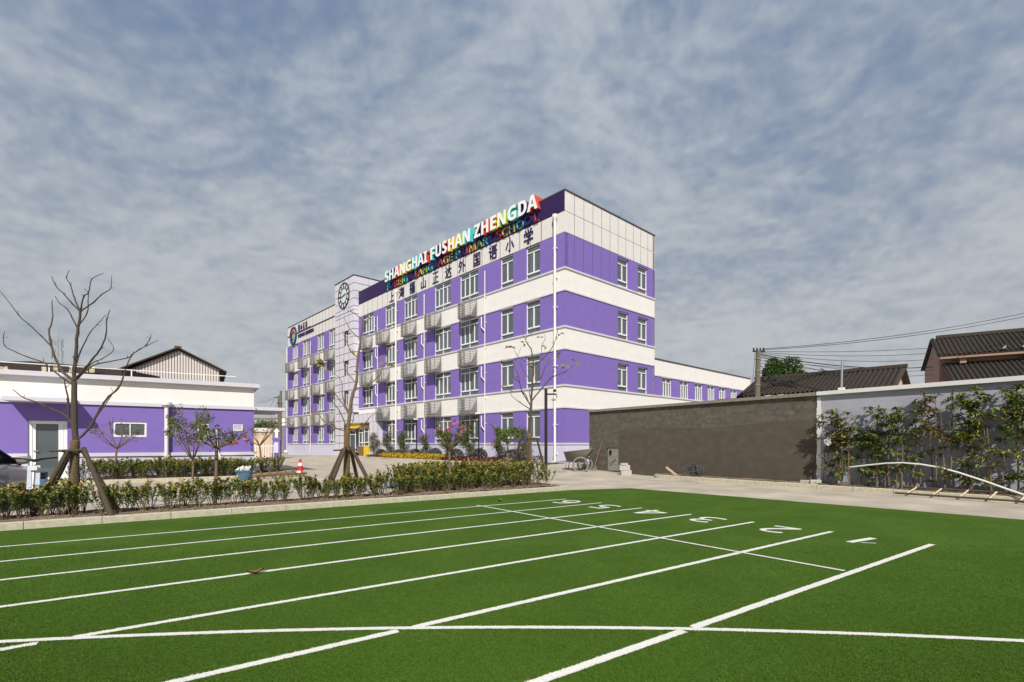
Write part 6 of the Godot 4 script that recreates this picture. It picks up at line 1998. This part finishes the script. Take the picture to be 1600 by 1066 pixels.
	for s in [-1, 1]:
		var wn := mb()
		var tm := TorusMesh.new()
		tm.outer_radius = 0.34; tm.inner_radius = 0.265; tm.rings = 28; tm.ring_segments = 8
		wn.append_from(tm, 0, Transform3D(Basis(Vector3.RIGHT, PI / 2), Vector3.ZERO))
		var tyre := part("wheel", wn, stained, wb)
		tyre.position = Vector3(0.20, 0.34, s * 0.42)
		var sk := mb()
		for i in 14: bar(sk, Vector3.ZERO, Vector3(cos(TAU * i / 14), sin(TAU * i / 14), 0) * 0.26, 0.006, 4)
		bar(sk, Vector3(0, 0, -0.05), Vector3(0, 0, 0.05), 0.03, 8)
		part("spokes", sk, stained, tyre)
		put("handle", tubes([[[Vector3(0.3, 0.42, s * 0.27), Vector3(-0.6, 0.46, s * 0.29), Vector3(-1.15, 0.40, s * 0.30), Vector3(-1.4, 0.34, s * 0.30)], [0.02, 0.02, 0.02, 0.018]]], 6), M.galv, wb)
		put("leg", tubes([[[Vector3(-0.42, 0.42, s * 0.26), Vector3(-0.5, 0.0, s * 0.27)], [0.018, 0.018]]], 6), stained, wb)
	# pad of spilt mortar at the wall foot
	var pad := PackedVector2Array()
	for q in [[921, 742], [940, 737.5], [965, 739.5], [972, 745], [945, 747.5], [918, 747]]:
		var w := gp(q[0], q[1])
		pad.append(Vector2(w.x, -w.z))
	tag(put("mortar_spill", poly_sheet(pad, -0.006), M.cement, self), "dark spilt mortar on the concrete by the wall", "", "", "structure")
	# blue sheet behind the hedge
	var sheet := mb()
	var prev := []
	for i in 13:
		var now := []
		for k in 7: now.append(Vector3(-1.0 + i * 0.17, 0.03 + 0.07 * absf(sin(i * 1.3 + k * 0.9)), -0.45 + k * 0.15))
		if prev:
			for k in 6: quad(sheet, prev[k], prev[k + 1], now[k + 1], now[k])
		prev = now
	sheet.generate_normals()
	var bsheet := part("blue_sheet", sheet, mat(lin(0.10, 0.26, 0.48), 0.5), self)
	bsheet.position = gp(652, 761)
	tag(bsheet, "crumpled light blue sheet on the concrete behind the hedge", "sheet")
	# drain slot across the yard
	var dr := mb()
	band(dr, [gp(520, 723.5), gp(600, 724.5), gp(715, 727)], 0.22, 0.02, r, 0.0)
	var drn := part("drain_channel", dr, M.cement, self)
	tag(drn, "narrow dark drain line across the concrete yard", "", "", "structure")
func ladder(called: String, label: String, a0: Vector3, a1: Vector3, b0: Vector3, b1: Vector3, rungs: int, rad: float, m: Material, square: bool) -> void:
	var o := thing(called, label, "ladder", a0)
	var lift := Vector3.UP * rad
	for s in [[a0, a1], [b0, b1]]:
		var st := mb()
		var p: Vector3 = s[0] - a0 + lift
		var q: Vector3 = s[1] - a0 + lift
		if square: bx(st, (p + q) / 2 + Vector3.UP * 0.03, Vector3(0.08, p.distance_to(q), 0.13), along(p, q))
		else: bar(st, p, q, rad, 8, rad * 0.85)
		part("side_rail", st, m, o)
	for i in rungs:
		var t := (i + 0.5) / rungs
		var st := mb()
		var p := a0.lerp(a1, t) - a0 + lift * (2.4 if square else 1.3)
		var q := b0.lerp(b1, t) - a0 + lift * (2.4 if square else 1.3)
		bar(st, p, q, rad * (0.5 if square else 0.8), 6)
		part("rung", st, M.cream if not square else m, o)

# ---------- vehicles ----------
func vehicles() -> void:
	# silver car at the left edge, nose pointing away to the right
	var C := thing("parked_car", "silver saloon car parked beside the annex door", "car", Vector3(-11.78, 0, -10.38), 1.93)
	var paint := mat(lin(0.40, 0.38, 0.36), 0.3, 0.4)
	paint.clearcoat_enabled = true
	paint.clearcoat = 0.8
	paint.clearcoat_roughness = 0.08
	# sections along x (nose at +x): x, half width at sill, at shoulder, sill y, shoulder y
	var st := mb()
	var sec := [[-2.25, 0.62, 0.60, 0.42, 0.72], [-2.15, 0.76, 0.74, 0.28, 0.92], [-1.6, 0.84, 0.80, 0.22, 0.98], [-0.8, 0.86, 0.82, 0.20, 0.97], [0.3, 0.86, 0.82, 0.20, 0.95], [1.0, 0.86, 0.80, 0.20, 0.90], [1.6, 0.84, 0.74, 0.22, 0.82], [2.1, 0.76, 0.66, 0.28, 0.70], [2.3, 0.55, 0.50, 0.40, 0.58]]
	var prev := []
	st.set_smooth_group(1)
	for s in sec:
		var now := [Vector3(s[0], s[3], s[1] * 0.92), Vector3(s[0], lerpf(s[3], s[4], 0.35), s[1]), Vector3(s[0], lerpf(s[3], s[4], 0.8), s[1] * 0.98), Vector3(s[0], s[4], s[2]), Vector3(s[0], s[4] + 0.035, s[2] * 0.5), Vector3(s[0], s[4] + 0.045, 0)]
		for i in range(4, -1, -1): now.append(now[i] * Vector3(1, 1, -1))
		if prev:
			for i in now.size() - 1: quad(st, prev[i], prev[i + 1], now[i + 1], now[i])
			quad(st, prev[-1], prev[0], now[0], now[-1])
		prev = now
	st.generate_normals()
	part("body", st, paint, C)
	var cab := mb()
	var roofp := [[-1.55, 0.72, 0.98], [-0.95, 0.60, 1.38], [-0.3, 0.58, 1.44], [0.25, 0.60, 1.38], [1.05, 0.74, 0.92]]
	cab.set_smooth_group(1)
	prev = []
	for s in roofp:
		var now := [Vector3(s[0], s[2] - 0.02, s[1]), Vector3(s[0], s[2] + 0.03, s[1] * 0.7), Vector3(s[0], s[2] + 0.045, 0), Vector3(s[0], s[2] + 0.03, -s[1] * 0.7), Vector3(s[0], s[2] - 0.02, -s[1])]
		if prev:
			for i in 4: quad(cab, prev[i], prev[i + 1], now[i + 1], now[i])
		prev = now
	cab.generate_normals()
	part("roof", cab, paint, C)
	var tint := mat(lin(0.012, 0.014, 0.016), 0.05)
	for s in [1, -1]:
		var wn := mb()
		var up := [Vector3(-1.38, 0.99, 0.775 * s), Vector3(-0.9, 1.335, 0.615 * s), Vector3(-0.28, 1.395, 0.605 * s), Vector3(0.24, 1.34, 0.625 * s), Vector3(0.92, 0.955, 0.765 * s), Vector3(-0.2, 0.985, 0.80 * s)]
		for i in range(1, 5): tri(wn, up[0], up[i], up[i + 1])
		wn.generate_normals()
		part("side_window", wn, tint, C)
		var pil := mb()
		bar(pil, Vector3(-0.25, 0.97, 0.812 * s), Vector3(-0.28, 1.40, 0.615 * s), 0.025, 6)
		bar(pil, Vector3(0.24, 1.36, 0.62 * s), Vector3(1.0, 0.93, 0.77 * s), 0.032, 6)
		bar(pil, Vector3(-1.45, 0.975, 0.81 * s), Vector3(1.0, 0.945, 0.805 * s), 0.014, 6)
		part("window_trim", pil, M.black, C)
		var mi := mb()
		tube(mi, [Vector3(0.62, 1.02, 0.86 * s), Vector3(0.64, 1.03, 0.90 * s), Vector3(0.64, 1.035, 0.98 * s), Vector3(0.63, 1.035, 1.06 * s), Vector3(0.62, 1.03, 1.10 * s)], [0.04, 0.085, 0.095, 0.085, 0.03], 10)
		mi.generate_normals()
		part("wing_mirror", mi, paint, C)
		slab("door_handle", C, -0.15, 0.05, 0.80, 0.825, 0.852 * s, 0.872 * s, paint)
		for x in [-1.38, 1.42]:
			var ty := mb()
			bar(ty, Vector3(x, 0.31, 0.70 * s), Vector3(x, 0.31, 0.885 * s), 0.31, 24)
			var wh := part("wheel", ty, M.rubber, C)
			var ri := mb()
			bar(ri, Vector3(x, 0.31, 0.884 * s), Vector3(x, 0.31, 0.893 * s), 0.20, 16)
			part("rim", ri, M.steel, wh)
		slab("headlight", C, 2.0, 2.16, 0.56, 0.68, 0.42 * s, 0.70 * s, M.frame)
	var ws := mb()
	quad(ws, Vector3(1.03, 0.955, 0.66), Vector3(0.32, 1.395, 0.5), Vector3(0.32, 1.395, -0.5), Vector3(1.03, 0.955, -0.66))
	ws.generate_normals()
	part("windscreen", ws, tint, C)
	# electric scooter beside the car
	var S := thing("electric_scooter", "white and blue electric scooter with dark handlebars next to the car", "scooter", Vector3(at(56, 700, 11.0).x, 0, -11.0), -0.9)
	for x in [-0.62, 0.62]:
		var tm := TorusMesh.new()
		tm.outer_radius = 0.23; tm.inner_radius = 0.14; tm.rings = 24; tm.ring_segments = 8
		var w := put("wheel", tm, M.rubber, S, Vector3(x, 0.23, 0))
		w.rotation.x = PI / 2
	var sd := mb()
	prism(sd, PackedVector2Array([Vector2(0.44, 0.40), Vector2(0.32, 0.62), Vector2(0.28, 0.92), Vector2(0.36, 0.94), Vector2(0.46, 0.66), Vector2(0.56, 0.44)]), -0.10, 0.10)
	sd.generate_normals()
	part("front_shield", sd, mat(lin(0.50, 0.54, 0.62), 0.25), S)
	var fl := mb()
	prism(fl, PackedVector2Array([Vector2(-0.75, 0.42), Vector2(-0.80, 0.66), Vector2(-0.1, 0.62), Vector2(0.0, 0.34), Vector2(0.42, 0.34), Vector2(0.42, 0.27), Vector2(-0.3, 0.27)]), -0.13, 0.13)
	fl.generate_normals()
	part("rear_body", fl, mat(lin(0.05, 0.12, 0.30), 0.3), S)
	slab("seat", S, -0.78, -0.08, 0.665, 0.75, -0.13, 0.13, M.rubber)
	var hb := mb()
	tube(hb, [Vector3(0.16, 1.10, -0.36), Vector3(0.26, 1.08, -0.15), Vector3(0.30, 1.04, 0), Vector3(0.26, 1.08, 0.15), Vector3(0.16, 1.10, 0.36)], [0.02, 0.02, 0.035, 0.02, 0.02], 8)
	hb.generate_normals()
	part("handlebar", hb, M.black, S)
	put("fork", tubes([[[Vector3(0.34, 0.95, 0), Vector3(0.62, 0.23, 0.0)], [0.035, 0.03]]], 8), M.steel, S)
	slab("headlight", S, 0.40, 0.47, 0.84, 0.93, -0.06, 0.06, M.frame)
